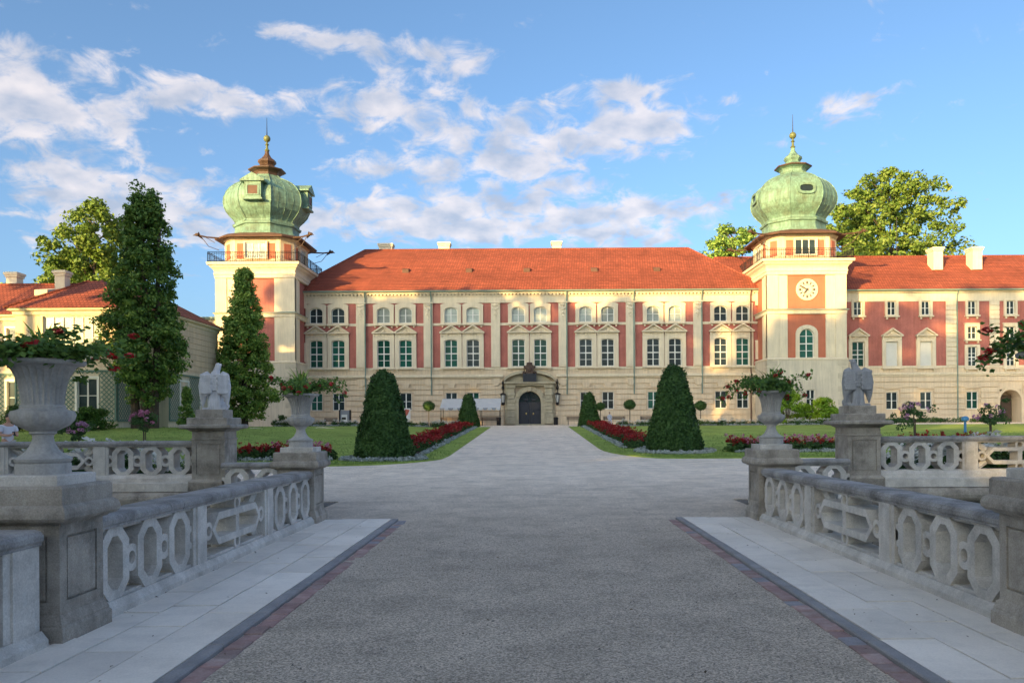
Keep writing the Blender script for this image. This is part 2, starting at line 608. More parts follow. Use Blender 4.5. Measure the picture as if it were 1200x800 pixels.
# gravel: pale grey brown grit, darker where wheels and damp have worked it
def gravelmat():
    m = mat('gravel', (0.53, 0.455, 0.37), 0.92, 0.10, 0.6, 0.9, 55, tracks=0.05, fine=0.30, fscale=62, dirt=(0.27, 0.23, 0.185), damt=0.6, dscale=1.3)
    N, L = m.node_tree.nodes, m.node_tree.links
    p = N['Principled BSDF']
    g = N.new('ShaderNodeNewGeometry')
    v = N.new('ShaderNodeTexVoronoi')
    v.inputs['Scale'].default_value = 75
    L.new(g.outputs['Position'], v.inputs['Vector'])
    r = N.new('ShaderNodeMapRange')
    r.inputs['From Min'].default_value = 0.0
    r.inputs['From Max'].default_value = 1.0
    r.inputs['To Min'].default_value = 0.55
    r.inputs['To Max'].default_value = 1.45
    sp = N.new('ShaderNodeSeparateColor')
    L.new(v.outputs['Color'], sp.inputs[0])
    L.new(sp.outputs[0], r.inputs['Value'])
    # gravel colour grows paler with y, from the bridge to the open court
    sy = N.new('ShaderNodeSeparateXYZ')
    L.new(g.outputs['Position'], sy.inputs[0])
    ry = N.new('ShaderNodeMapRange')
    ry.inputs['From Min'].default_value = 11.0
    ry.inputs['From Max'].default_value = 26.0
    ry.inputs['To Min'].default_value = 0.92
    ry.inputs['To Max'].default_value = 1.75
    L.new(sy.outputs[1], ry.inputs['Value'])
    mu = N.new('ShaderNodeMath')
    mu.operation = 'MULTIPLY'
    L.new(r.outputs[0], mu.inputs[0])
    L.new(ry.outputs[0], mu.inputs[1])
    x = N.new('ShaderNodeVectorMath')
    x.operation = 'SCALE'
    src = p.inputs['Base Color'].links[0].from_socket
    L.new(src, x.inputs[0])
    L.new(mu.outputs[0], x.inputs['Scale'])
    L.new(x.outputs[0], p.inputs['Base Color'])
    return m


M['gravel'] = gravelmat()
M['pebble'] = leafmat('loose_pebbles', [(0.10, 0.095, 0.09), (0.22, 0.20, 0.19), (0.38, 0.36, 0.34)], 0.0, 0.9)
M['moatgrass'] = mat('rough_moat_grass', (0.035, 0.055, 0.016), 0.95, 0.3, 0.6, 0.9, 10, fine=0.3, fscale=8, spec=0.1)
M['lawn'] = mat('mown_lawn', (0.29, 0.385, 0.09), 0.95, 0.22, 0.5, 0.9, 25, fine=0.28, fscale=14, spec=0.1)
M['blade'] = leafmat('grass_blades', [(0.13, 0.22, 0.04), (0.19, 0.29, 0.065), (0.26, 0.34, 0.09)], 0.15)
M['oak'] = leafmat('oak_leaves', [(0.038, 0.086, 0.023), (0.084, 0.181, 0.042), (0.215, 0.332, 0.07), (0.445, 0.576, 0.126)])
M['limetree'] = leafmat('bright_tree_leaves', [(0.056, 0.11, 0.021), (0.121, 0.21, 0.034), (0.204, 0.284, 0.055), (0.279, 0.318, 0.078)])
M['poplar'] = leafmat('column_tree_leaves', [(0.049, 0.122, 0.03), (0.121, 0.242, 0.049), (0.309, 0.438, 0.091), (0.544, 0.667, 0.143)])
M['yew'] = leafmat('clipped_yew', [(0.018, 0.050, 0.016), (0.035, 0.089, 0.023), (0.064, 0.139, 0.035), (0.097, 0.178, 0.050)], 0.1)
M['yewlight'] = leafmat('clipped_box', [(0.027, 0.063, 0.018), (0.054, 0.117, 0.027), (0.090, 0.165, 0.039)], 0.1)
M['shrub'] = leafmat('shrub_leaves', [(0.041, 0.101, 0.022), (0.081, 0.176, 0.032), (0.149, 0.257, 0.047)])
M['limeshrub'] = leafmat('lime_shrub_leaves', [(0.117, 0.234, 0.018), (0.208, 0.364, 0.029), (0.312, 0.468, 0.046)])
M['rosegreen'] = leafmat('rose_leaves', [(0.029, 0.072, 0.022), (0.064, 0.136, 0.038), (0.112, 0.200, 0.056)])
M['redflower'] = leafmat('red_petals', [(0.16, 0.012, 0.015), (0.34, 0.02, 0.022), (0.52, 0.07, 0.045)], 0.15)
M['pinkflower'] = leafmat('pink_petals', [(0.50, 0.12, 0.25), (0.62, 0.25, 0.38), (0.70, 0.42, 0.50)], 0.2)
M['mauveflower'] = leafmat('mauve_petals', [(0.42, 0.16, 0.33), (0.58, 0.30, 0.46), (0.72, 0.50, 0.60)], 0.2)
M['whiteflower'] = leafmat('white_petals', [(0.55, 0.55, 0.50), (0.75, 0.75, 0.70)], 0.2)
M['silver'] = leafmat('silver_leaves', [(0.26, 0.32, 0.31), (0.42, 0.47, 0.46), (0.58, 0.62, 0.60)], 0.1)
M['geranium'] = leafmat('geranium_leaves', [(0.05, 0.11, 0.025), (0.10, 0.20, 0.04), (0.18, 0.29, 0.06)])
M['geranium_red'] = leafmat('geranium_petals', [(0.40, 0.015, 0.02), (0.62, 0.03, 0.04), (0.72, 0.12, 0.14)], 0.2)


# ------------------------------------------------------------------ ground
BCX = 0.10                 # centre line of the bridge
MOAT_Y = 17.65
FY = 93.0                  # plane of the palace front
GZ = 1.5                   # ground level at the palace


def smooth(t):
    t = min(1.0, max(0.0, t))
    return t * t * (3 - 2 * t)


def ground_z(x, y):
    k = smooth((-10 - x) / 13.0)
    yend = 88.0 * (1 - k) + 57.0 * k
    z = 1.5 * min(1.0, max(0.0, (y - 38) / (yend - 38)))
    if abs(x - BCX) > 8 and y > 17.6:
        z = max(z, 0.42 * smooth((abs(x - BCX) - 8) / 3.0) * smooth((31 - y) / 8.0))
    return z


def in_moat(x, y):
    return abs(x - BCX) > 4.36 and -9.0 < y < MOAT_Y


xs = sorted(set([-900, -400, -200, -120, -90] + list(range(-75, 76, 3)) + [90, 120, 200, 400, 900] + [BCX - 4.40, BCX - 4.35, BCX + 4.35, BCX + 4.40]))
ys = sorted(set([-900, -400, -200, -100, -60, -40, -25, -15] + [-9.05, -8.95] + list(range(-8, 17, 2)) + [MOAT_Y - .05, MOAT_Y + .0] + list(range(18, 130, 2)) + [150, 200, 400, 1200]))
gv, gf = [], []
for y in ys:
    for x in xs:
        gv.append((x, y, -5.0 if in_moat(x, y) else ground_z(x, y)))
nx = len(xs)
for j in range(len(ys) - 1):
    for i in range(nx - 1):
        gf.append((j * nx + i, j * nx + i + 1, (j + 1) * nx + i + 1, (j + 1) * nx + i))
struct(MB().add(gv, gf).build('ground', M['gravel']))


def sheet(name, poly_cells, m, lift, step=2.0):
    """a sheet over the ground: list of (x0(y), x1(y)) rows between y values"""
    mb = MB()
    rows = []
    for (y, x0, x1) in poly_cells:
        n = 24
        rows.append([(x0 + (x1 - x0) * k / n, y, ground_z(x0 + (x1 - x0) * k / n, y) + lift) for k in range(n + 1)])
    n = 25
    vs = [p for r in rows for p in r]
    fs = []
    for j in range(len(rows) - 1):
        for k in range(n - 1):
            fs.append((j * n + k, j * n + k + 1, (j + 1) * n + k + 1, (j + 1) * n + k))
    # turf edge: drop the rim to the gravel
    base = len(vs)
    rim = [j * n for j in range(len(rows))][::-1] + list(range(n)) + [j * n + n - 1 for j in range(len(rows))]
    for i in rim:
        vs.append((vs[i][0], vs[i][1], vs[i][2] - lift - 0.02))
    for i in range(len(rim) - 1):
        fs.append((rim[i], base + i, base + i + 1, rim[i + 1]))
    return mb.add(vs, fs).build(name, m)


PATH_L, PATH_R = -4.15, 3.9
def lawn_rows(side):
    rows = []
    far = 82.0
    y0 = 32.5 if side < 0 else 37.5
    edge = PATH_L if side < 0 else PATH_R
    # rounded corner towards the court
    for t in (0, .3, 1, 2, 3, 4.5, 6, 8):
        k = min(1.0, t / 8.0)
        rx = (1 - math.sqrt(max(0.0, 1 - (1 - k) ** 2))) * (4.0 if side < 0 else 3.2)
        rows.append((y0 + t, edge + side * rx))
    y = y0 + 10
    while y < far:
        rows.append((y, edge))
        y += 2.0
    rows.append((far, edge))
    return [(y, e, side * 75.0) if side > 0 else (y, -75.0, e) for y, e in rows]


lawnL, lawnR = lawn_rows(-1), lawn_rows(1)
struct(sheet('lawn', lawnL, M['lawn'], 0.05))
struct(sheet('lawn', lawnR, M['lawn'], 0.05))

# blades standing on the lawns, thickest along the near edge
def blade_field(rows, n, ymax):
    ya = np.array([r[0] for r in rows]); xa = np.array([r[1] for r in rows]); xb = np.array([r[2] for r in rows])
    y0 = ya[0]
    y = y0 + (ymax - y0) * rng.random(n) ** 1.7
    a = np.interp(y, ya, xa); b = np.interp(y, ya, xb)
    a = np.maximum(a, -0.75 * y); b = np.minimum(b, 0.70 * y)
    x = a + (b - a) * rng.random(n)
    h = rng.uniform(0.03, 0.075, n)
    z = np.array([ground_z(p, q) for p, q in zip(x, y)]) + 0.05
    C = np.stack([x, y, z], 1)
    th = rng.random(n) * math.pi
    W = np.stack([np.cos(th), np.sin(th), 0 * th], 1) * rng.uniform(0.008, 0.02, n)[:, None]
    T = C + np.stack([rng.normal(0, .02, n), rng.normal(0, .02, n), h], 1)
    return np.stack([C - W, C + W, T + W * .3, T - W * .3], 1)


for rws in (lawnL, lawnR):
    g_ = stuff(link('grass', quads_mesh('grass', blade_field(rws, 30000, 64.0), M['blade'])))
    tag(g_, 'short mown grass blades on the ' + ('lawn beside the side pavilion' if rws is lawnL else 'lawn below the clock tower'), 'grass')

# loose pebbles on the gravel near the bridge
n = 16000
y = 4.0 + 18 * rng.random(n) ** 1.6
x = BCX + rng.uniform(-1, 1, n) * np.where(y < 14.2, 2.2, 4.0)
s = rng.uniform(0.002, 0.0065, n) * (1 + (rng.random(n) < .04) * 1.2)
C = np.stack([x, y, s * .3], 1)
a = rng.random(n) * 6.28
ux = np.stack([np.cos(a), np.sin(a), 0 * a], 1) * s[:, None]
uy = np.stack([-np.sin(a), np.cos(a), 0 * a], 1) * (s * .75)[:, None]
up = np.array([0, 0, 1.0]) * (s * .8)[:, None]
V = np.stack([C - ux, C - uy, C + ux, C + uy, C + up], 1).reshape(-1, 3)
F = [(5 * i + k, 5 * i + (k + 1) % 4, 5 * i + 4) for i in range(n) for k in range(4)]
me = bpy.data.meshes.new('pebbles')
me.from_pydata(V.tolist(), [], F)
me.materials.append(M['pebble'])
tag(stuff(link('pebbles', me)), 'loose grey pebbles scattered over the gravel roadway', 'pebbles')

# ------------------------------------------------------------------ bridge pavements
PAVE_Z = 0.036
def pavement(side, desc):
    root = struct(MB().box(min(BCX + side * 2.53, BCX + side * 4.05), max(BCX + side * 2.53, BCX + side * 4.05), -8.9, 14.05, -0.02, 0.012).build('pavement', M['soil']))
    w = (3.86 - 2.56) / 3
    lens = [0.98, 0.74, 0.86]
    protos = {}
    for c in range(3):
        y = -8.6 - 0.31 * c
        while y < 14.0:
            L_ = lens[c] if y + lens[c] < 13.9 else 14.03 - y
            if L_ < 0.12:
                break
            key = (c, round(L_, 3))
            if key not in protos:
                protos[key] = MB().cham(0.0075, w - 0.0075, 0.0075, L_ - 0.0075, -0.022, 0, 0.002).mesh('slab', M['slab'])
            x = BCX + 2.56 + w * c if side > 0 else BCX - 2.56 - w * (c + 1)
            if c == 2 and side < 0:
                pass
            o = link('slab', protos[key], root, (x, y, PAVE_Z + random.uniform(-.004, .004)))
            o.rotation_euler = (random.uniform(-.003, .003), random.uniform(-.004, .004), 0)
            y += L_
    # kerb stones
    km = MB().cham(0.0, 0.115, 0.004, 0.996, -0.07, 0, 0.012).mesh('kerb_stone', M['kerb'])
    kr = struct(link('kerb', None))
    for k in range(23):
        x = BCX + side * 2.50 - 0.0575
        link('kerb_stone', km, kr, (x + random.uniform(-.004, .004), -8.95 + k, PAVE_Z + 0.004 + random.uniform(-.003, .003)))
    # strip of pink bricks laid flush along the kerb
    sr = struct(link('brick_strip', None))
    bm_ = [MB().cham(0.003, 0.152, 0.003, 0.217, -0.05, 0, 0.006).mesh('brick', M[k]) for k in ('brickpink', 'brickgrey')]
    x = BCX + side * 2.36 - 0.0775
    for k in range(78):
        yy = -3.0 + 0.22 * k
        if yy > 13.9:
            break
        o = link('brick', bm_[1 if random.random() < (.16 if side > 0 else .06) else 0], sr, (x + random.uniform(-.008, .008), yy, 0.010 + random.uniform(-.006, .004)))
        o.rotation_euler = (random.uniform(-.03, .03), random.uniform(-.04, .04), random.uniform(-.03, .03))


pavement(-1, 'left')
pavement(1, 'right')


# ------------------------------------------------------------------ balustrades
def octo_angles(a, b, cut):
    k = min(a, b) * (1 - cut)
    return [math.atan2(sz * z, sx * x) % (2 * math.pi) for x, z in ((a, b - k), (a - k, b)) for sx in (-1, 1) for sz in (-1, 1)]


def radial(fun, n=32, extra=()):
    ts = sorted(set([round(2 * math.pi * k / n, 5) for k in range(n)]) | set(round(t, 5) for t in extra))
    return [(fun(t) * math.cos(t), fun(t) * math.sin(t)) for t in ts]


def octo(a, b, cut=0.45):
    def f(t):
        c, s = abs(math.cos(t)), abs(math.sin(t))
        r = 1e9
        if c > 1e-6:
            r = min(r, a / c)
        if s > 1e-6:
            r = min(r, b / s)
        # corner plane through (a, b*cut') and (a*cut, b)
        m = min(a, b)
        k = m * (1 - cut)
        r = min(r, (a + b - k) / (c + s))
        return r
    return f


def superell(a, b, p=3.0):
    return lambda t: 1.0 / ((abs(math.cos(t)) / a) ** p + (abs(math.sin(t)) / b) ** p) ** (1 / p)


def shift(poly, x, z):
    return [(p[0] + x, p[1] + z) for p in poly]


Z0, Z1, ZT = 0.15, 0.80, 0.92
panel_cache = {}
def panel_mesh(kind, L_):
    key = (kind, round(L_, 2))
    if key in panel_cache:
        return panel_cache[key]
    mb = MB()
    H = Z1 - Z0
    zc = (Z0 + Z1) / 2
    if kind == 'oval':
        n = max(1, round(L_ / 0.62))
        c = L_ / n
        for i in range(n):
            x = c * (i + .5)
            ang = octo_angles(c * .375, H / 2 + .004, .42) + octo_angles(c * .20, H * .37, .35)
            mb.ring(shift(radial(octo(c * .375, H / 2 + .004, .42), 32, ang), x, zc), shift(radial(octo(c * .20, H * .37, .35), 32, ang), x, zc), -.165, .165)
        for i in range(n + 1):
            x = c * i
            o_, q_ = radial(lambda t: .128, 32), radial(lambda t: .062, 32)
            if 0 < i < n:
                mb.ring(shift(o_, x, zc), shift(q_, x, zc), -.15, .15)
            else:
                sg = 1 if i == 0 else -1
                mb.ring([(max(0, sg * p[0]) * sg + x + sg * .001, p[1] + zc) for p in o_], [(max(0, sg * p[0]) * sg + x + sg * .001, p[1] + zc) for p in q_], -.15, .15)
        for (za, zb) in ((Z0 - .01, Z0 + .03), (Z1 - .03, Z1 + .01)):
            mb.box(0, L_, -.14, .14, za, zb)
    else:
        a = L_ / 2 - 0.17
        x = L_ / 2
        ang = octo_angles(a, .19, .0) + octo_angles(a - .085, .105, .0)
        mb.ring(shift(radial(octo(a, .19, .0), 32, ang), x, zc), shift(radial(octo(a - .085, .105, .0), 32, ang), x, zc), -.165, .165)
        mb.box(x - .05, x + .05, -.155, .155, zc - .11, zc + .11)
        for (px_, pz_) in ((.10, zc), (L_ - .10, zc), (x, Z0 + .085), (x, Z1 - .085)):
            mb.ring(shift(radial(lambda t: .105), px_, pz_), shift(radial(lambda t: .058), px_, pz_), -.15, .15)
        for sx_ in (-1, 1):
            for sz_ in (-1, 1):
                xa, xb = x + sx_ * (L_ / 2), x + sx_ * (L_ / 2 - .2)
                mb.tube([(xa, 0, zc + sz_ * (H / 2 - .02)), (xa - sx_ * .24, 0, zc + sz_ * .13)], .075, 6)
        for (za, zb) in ((Z0 - .01, Z0 + .03), (Z1 - .03, Z1 + .01)):
            mb.box(0, L_, -.138, .138, za, zb)
    panel_cache[key] = mb.mesh('openwork_panel', M['stone'])
    return panel_cache[key]


def rail_profile():
    return [(-.19, .80), (.19, .80), (.19, .82), (.205, .84), (.205, .875), (.185, .905), (.14, .92), (-.14, .92), (-.185, .905), (-.205, .875), (-.205, .84), (-.19, .82)]


def balustrade(label, p0, p1, cells, z=0.0, stone=1.75):
    p0, p1 = Vector((*p0, 0)), Vector((*p1, 0))
    dv = p1 - p0
    root = thing('stone_balustrade', label, 'balustrade', (p0.x, p0.y, z), math.atan2(dv.y, dv.x), 'carved stone balustrades round the moat')
    L_ = dv.length
    tot = sum(c[1] for c in cells)
    k = L_ / tot
    x = 0.0
    for kind, w in cells:
        w *= k
        if kind == 'post':
            b = MB()
            b.box(x, x + w, -.168, .168, Z0, Z1)
            b.box(x + w * .2, x + w * .8, -.185, .185, Z0 - .005, Z1 + .005)
            b.build('post', M['stone'], root)
        else:
            link('openwork_panel', panel_mesh(kind, w), root, (x, 0, 0))
        x += w
    b = MB().prism([(-.235, -.2), (.235, -.2), (.235, .09), (.185, .155), (-.185, .155), (-.235, .09)], 0, L_, 'x')
    b.build('base_course', M['stone'], root)
    n_ = max(1, round(L_ / stone))
    for i in range(n_):
        MB().prism(rail_profile(), L_ * i / n_ + .003, L_ * (i + 1) / n_ - .003, 'x').build('coping_stone', M['coping'], root, loc=(0, random.uniform(-.003, .003), random.uniform(-.003, .003)))
    return root


BX = 3.99                      # balustrade centre from bridge centre
sec = [('oval', 1.88), ('post', .35), ('hex', 1.9), ('post', .35), ('oval', 1.88)]
for sd, nm in ((-1, 'side pavilion'), (1, 'clock tower')):
    X = BCX + sd * BX
    balustrade('grey stone balustrade along the bridge pavement, between two urns, on the %s side' % nm, (X, 6.80 if sd < 0 else 6.58), (X, 13.46), sec)
    balustrade('stone balustrade end in front of the large flower urn on the %s side' % nm, (X, -0.7), (X, 6.02), sec + [('post', .42)])
    balustrade('short stone balustrade between the flower urn and the moat corner, %s side' % nm, (BCX + sd * 4.27, 14.15), (BCX + sd * 4.80, 17.1), [('oval', 2.3)])
    balustrade('low stone balustrade between the small urn and eagle pedestal, %s side' % nm, (BCX + sd * 4.72, 17.3), (BCX + sd * 6.80, 17.42), [('oval', 1.9)], z=-0.03)
    far = [('oval', 1.9), ('post', .35), ('hex', 1.9), ('post', .35)] * 3
    balustrade('long stone balustrade beyond the moat, beside the eagle pedestal, %s side' % nm, (BCX + sd * 7.66, 18.0), (BCX + sd * (7.66 + 13.5), 18.0), far, z=0.44)


# ------------------------------------------------------------------ moat walls
for sd, nm in ((-1, 'side pavilion'), (1, 'clock tower')):
    w = thing('moat_wall', 'rendered moat retaining wall with round moulding, %s side' % nm, 'wall', (BCX + sd * 7.0, 17.6, -5))
    W = 34.0
    s0, s1 = (0, W) if sd > 0 else (-W, 0)
    MB().box(s0, s1, 0.02, .95, 0, 4.96).build('wall', M['moatwall'], w)
    b = MB()
    b.prism([(.02 - .17 * math.sin(math.pi * k / 8), 5.08 - .17 * math.cos(math.pi * k / 8)) for k in range(9)], s0, s1, 'x')
    b.build('round_moulding', M['darkstone'], w)
    k = 0
    xx = 0.0
    while xx < W:
        l_ = min(1.6, W - xx)
        xa = sd * (xx + .003); xb = sd * (xx + l_ - .003)
        MB().cham(min(xa, xb), max(xa, xb), -.06, .9, 5.25, 5.44, .012).build('course_stone', M['stone'], w)
        xx += l_
    # low wall under the corner pieces
    q = [(-2.95, -.75), (-2.95, .12), (.3, .12), (.3, -.75)] if sd > 0 else [(-.3, -.75), (-.3, .12), (2.95, .12), (2.95, -.75)]
    MB().prism(q, 0.01, 4.98, 'z').build('corner_wall', M['moatwall'], w)
    q = [(-2.95, -3.55), (-2.45, -3.55), (-1.9, -.76), (-2.95, -.76)]
    MB().prism([(sd * p[0], p[1]) for p in q], 0.02, 4.97, 'z').build('return_wall', M['moatwall'], w)
for sd in (-1, 1):
    x0, x1 = sorted((BCX + sd * 4.5, BCX + sd * 60))
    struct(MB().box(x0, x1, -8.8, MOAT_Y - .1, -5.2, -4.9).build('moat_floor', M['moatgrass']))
bw = thing('bridge_wall', 'rendered side walls carrying the gravel bridge over the moat', 'bridge', (BCX, 0, -5))
for sd in (-1, 1):
    MB().box(min(sd * 4.30, sd * 4.42), max(sd * 4.30, sd * 4.42), -9.0, 14.1, 0, 4.97).build('side_wall', M['moatwall'], bw)


# ------------------------------------------------------------------ pedestals
def ped_shaft(root, h, z0, z1, m):
    """panelled shaft: core, corner frame and sunk-edged panel on each face"""
    c = h - .022
    MB().box(-c, c, -c, c, z0, z1).build('shaft', m, root)
    e, g = .095, .020
    for k in range(4):
        q = MB()
        hx_ = h if k % 2 == 0 else c
        q.ring([(-hx_, z0), (hx_, z0), (hx_, z1), (-hx_, z1)], [(-h + e, z0 + e), (h - e, z0 + e), (h - e, z1 - e), (-h + e, z1 - e)], -h, -c + .002)
        q.build('panel_frame', m, root, rz=k * math.pi / 2)
        q = MB()
        q.box(-h + e + g, h - e - g, -h + .004, -c + .002, z0 + e + g, z1 - e - g)
        q.build('panel', m, root, rz=k * math.pi / 2)


def sq(mb, prof):
    """square moulding from (half width, z) profile"""
    return mb.loft([[(-r, -r, z), (r, -r, z), (r, r, z), (-r, r, z)] for r, z in prof])


def urn_pedestal(loc, label):
    t = thing('urn_pedestal', label, 'pedestal', loc, 0, 'panelled urn pedestals on the bridge')
    sq(MB(), [(.36, -.03), (.36, .13), (.345, .15), (.345, .165), (.33, .20), (.315, .235)]).build('base', M['darkstone'], t)
    ped_shaft(t, .312, .235, .935, M['stone'] if False else M['darkstone'])
    sq(MB(), [(.335, .935), (.35, .95), (.385, .96), (.41, .985), (.413, 1.02), (.40, 1.06), (.37, 1.085)]).build('cap', M['darkstone'], t)
    sq(MB(), [(.365, 1.085), (.365, 1.21), (.35, 1.228)]).build('block', M['darkstone'], t)
    sq(MB(), [(.275, 1.228), (.275, 1.30), (.268, 1.308)]).build('slab', M['stone'], t)
    return t


FLU = 26
def urn_fun(t, z):
    if .545 < z < .865:
        k = min(1.0, (z - .545) / .03, (.865 - z) / .05)
        return 1.0 - .115 * k * abs(math.sin(t * FLU / 2)) ** 0.7
    if .36 < z < .50:
        return 1.0 + .03 * math.cos(t * 14) * min(1, (z - .36) / .04)
    return 1.0


urn_prof = [(.215, 0), (.215, .085), (.205, .09), (.222, .105), (.225, .125), (.20, .14), (.165, .155), (.125, .19), (.092, .245), (.080, .29), (.085, .315), (.105, .325), (.105, .345),
            (.13, .355), (.20, .39), (.238, .435), (.250, .475), (.243, .505), (.20, .515), (.178, .525), (.178, .545), (.165, .56), (.170, .62), (.182, .70), (.203, .77), (.235, .83), (.262, .862),
            (.275, .872), (.325, .878), (.338, .893), (.335, .912), (.315, .92), (.29, .905), (.25, .85), (.0, .84)]


urn_prof = [(r_ * .93, z_) for r_, z_ in urn_prof]


def urn(loc, label, tint):
    t = thing('stone_urn', label, 'urn', loc, 0, 'carved stone urns on the bridge pedestals')
    low = [p for p in urn_prof[:13]]
    bowl = [(.0977, .345)] + urn_prof[13:21]
    bell = urn_prof[20:]
    MB().lathe(low, 48).build('foot', tint, t, True)
    MB().lathe(bowl, 112, fun=urn_fun).build('bowl', tint, t, True)
    MB().lathe(bell, 156, fun=urn_fun).build('fluted_bell', tint, t, True)
    return t


def in_leaves(pts, size, m, name, parent, ratio=.75, jit=.7):
    C = np.array(pts)
    c0 = C.mean(0)
    Nn = C - c0
    Nn[:, 2] += .3
    return link(name, quads_mesh(name, leaves(C, Nn / (np.linalg.norm(Nn, axis=1)[:, None] + 1e-6), size, ratio, jit, .08), m), parent)


def urn_plant(loc, label, seed, spread=.42, dens=1.0, lean=0.0, squash=1.0):
    """geranium cushion with trailing sprays, a spiky dracaena and red flower heads"""
    rr = np.random.default_rng(seed)
    t = thing('urn_planting', label, 'plant', loc, 0, 'flower plantings in the urns')
    pts = []
    for _ in range(int(46 * dens)):
        a = rr.random() * 6.28
        r = spread * .9 * math.sqrt(rr.random())
        c = np.array([r * math.cos(a), r * math.sin(a), .05 + .18 * (1 - (r / spread) ** 2) + rr.normal(0, .035)])
        pts += list(c + rr.normal(0, .045, (22, 3)))
    stems = MB()
    heads = []
    for k in range(int(20 * dens)):
        a = rr.random() * 6.28
        L_ = rr.uniform(.35, .66) * (1.25 if math.cos(a) * lean > 0 else .9) * spread / .42
        h = rr.uniform(-.28, .20)
        P = [np.array([.15 * math.cos(a), .15 * math.sin(a), .05])]
        for i in range(1, 6):
            q = i / 5
            P.append(np.array([(.15 + L_ * q) * math.cos(a), (.15 + L_ * q) * math.sin(a), .08 + .16 * math.sin(q * 2.4) + h * q * q]))
            pts += list(P[-1] + rr.normal(0, .04, (int(13), 3)))
        stems.tube(P, .0045, 4)
        if rr.random() < .75:
            heads.append(P[-1] + np.array([0, 0, .02]))
    for _ in range(4):
        a = rr.random() * 6.28
        heads.append(np.array([.3 * math.cos(a), .3 * math.sin(a), .2]))
    stems.build('stem', M['rosegreen'], t)
    in_leaves(pts, .062, M['geranium'], 'foliage', t)
    sp = MB()
    for k in range(26):
        a = rr.random() * 6.28
        e = rr.uniform(.45, 1.4)
        L_ = rr.uniform(.42, .62) * spread / .42
        up = Vector((math.cos(a) * math.cos(e), math.sin(a) * math.cos(e), math.sin(e)))
        sd_ = up.cross(Vector((0, 0, 1))).normalized() * .012
        b0 = Vector((0, 0, .15))
        m_ = b0 + up * L_ * .55 + Vector((0, 0, .02))
        e_ = b0 + up * L_ + Vector((0, 0, -.06))
        sp.add([b0 - sd_, b0 + sd_, m_ + sd_, m_ - sd_, e_], [(0, 1, 2, 3), (3, 2, 4)])
    sp.build('spiky_leaves', M['poplar'], t)
    for h in heads:
        q = sphere_pts(46) * np.array([.034, .034, .028]) + h
        in_leaves(q, .036, M['geranium_red'], 'flower_head', t, .9, .5)
    t.scale = (1, 1, squash)
    return t


PED = []
for sd, nm, yy in ((-1, 'beside the white eagle', 13.78), (1, 'beside the grey eagle', 13.85)):
    X = BCX + sd * 4.08
    urn_pedestal((X, yy, 0.01), 'panelled brown stone pedestal at the far bridge end %s' % nm)
    urn((X, yy, 1.318), 'pale fluted urn at the far bridge end %s' % nm, M['urnstone'])
    urn_plant((X, yy, 1.318 + .87), 'trailing red geraniums in the far urn %s' % nm, 5 + sd, .36, .8, sd * -1)
for sd, nm in ((-1, 'on the pavilion side'), (1, 'on the clock tower side')):
    X = BCX + sd * 4.05
    yy = 6.45 if sd < 0 else 6.22
    urn_pedestal((X, yy, 0.01), 'weathered panelled pedestal under the large near urn %s' % nm)
    urn((X, yy, 1.318), 'large weathered fluted urn midway on the bridge %s' % nm, M['urnstone'])
    urn_plant((X, yy, 1.318 + .87), 'leafy planting with red flowers spilling from the near urn %s' % nm, 15 + sd, .36 if sd < 0 else .24, 1.15, -sd, .68)


def eagle_pedestal(loc, label):
    t = thing('eagle_pedestal', label, 'pedestal', loc, 0, 'panelled eagle pedestals by the moat')
    sq(MB(), [(.43, -.34), (.43, .06), (.415, .085), (.385, .11), (.375, .125)]).build('base', M['darkstone'], t)
    ped_shaft(t, .365, .125, .995, M['darkstone'])
    sq(MB(), [(.385, .995), (.385, 1.02), (.36, 1.03), (.36, 1.18)]).build('neck', M['darkstone'], t)
    sq(MB(), [(.38, 1.18), (.41, 1.20), (.44, 1.225), (.54, 1.24), (.565, 1.26), (.565, 1.31), (.53, 1.335)]).build('cap', M['darkstone'], t)
    sq(MB(), [(.44, 1.335), (.44, 1.47), (.425, 1.485)]).build('block', M['darkstone'], t)
    sq(MB(), [(.30, 1.485), (.30, 1.655), (.288, 1.665)]).build('slab', M['darkstone'], t)
    return t


def remesh(mb, name, m, parent, voxel, loc=None, rz=0.0, smooth_it=2):
    o = mb.build(name + '_tmp', m)
    r = o.modifiers.new('r', 'REMESH')
    r.mode = 'VOXEL'
    r.voxel_size = voxel
    s = o.modifiers.new('s', 'SMOOTH')
    s.factor = .5
    s.iterations = smooth_it
    me = bpy.data.meshes.new_from_object(o.evaluated_get(bpy.context.evaluated_depsgraph_get()))
    me.name = name
    me.polygons.foreach_set('use_smooth', [True] * len(me.polygons))
    bpy.data.objects.remove(o)
    return link(name, me, parent, loc, rz)


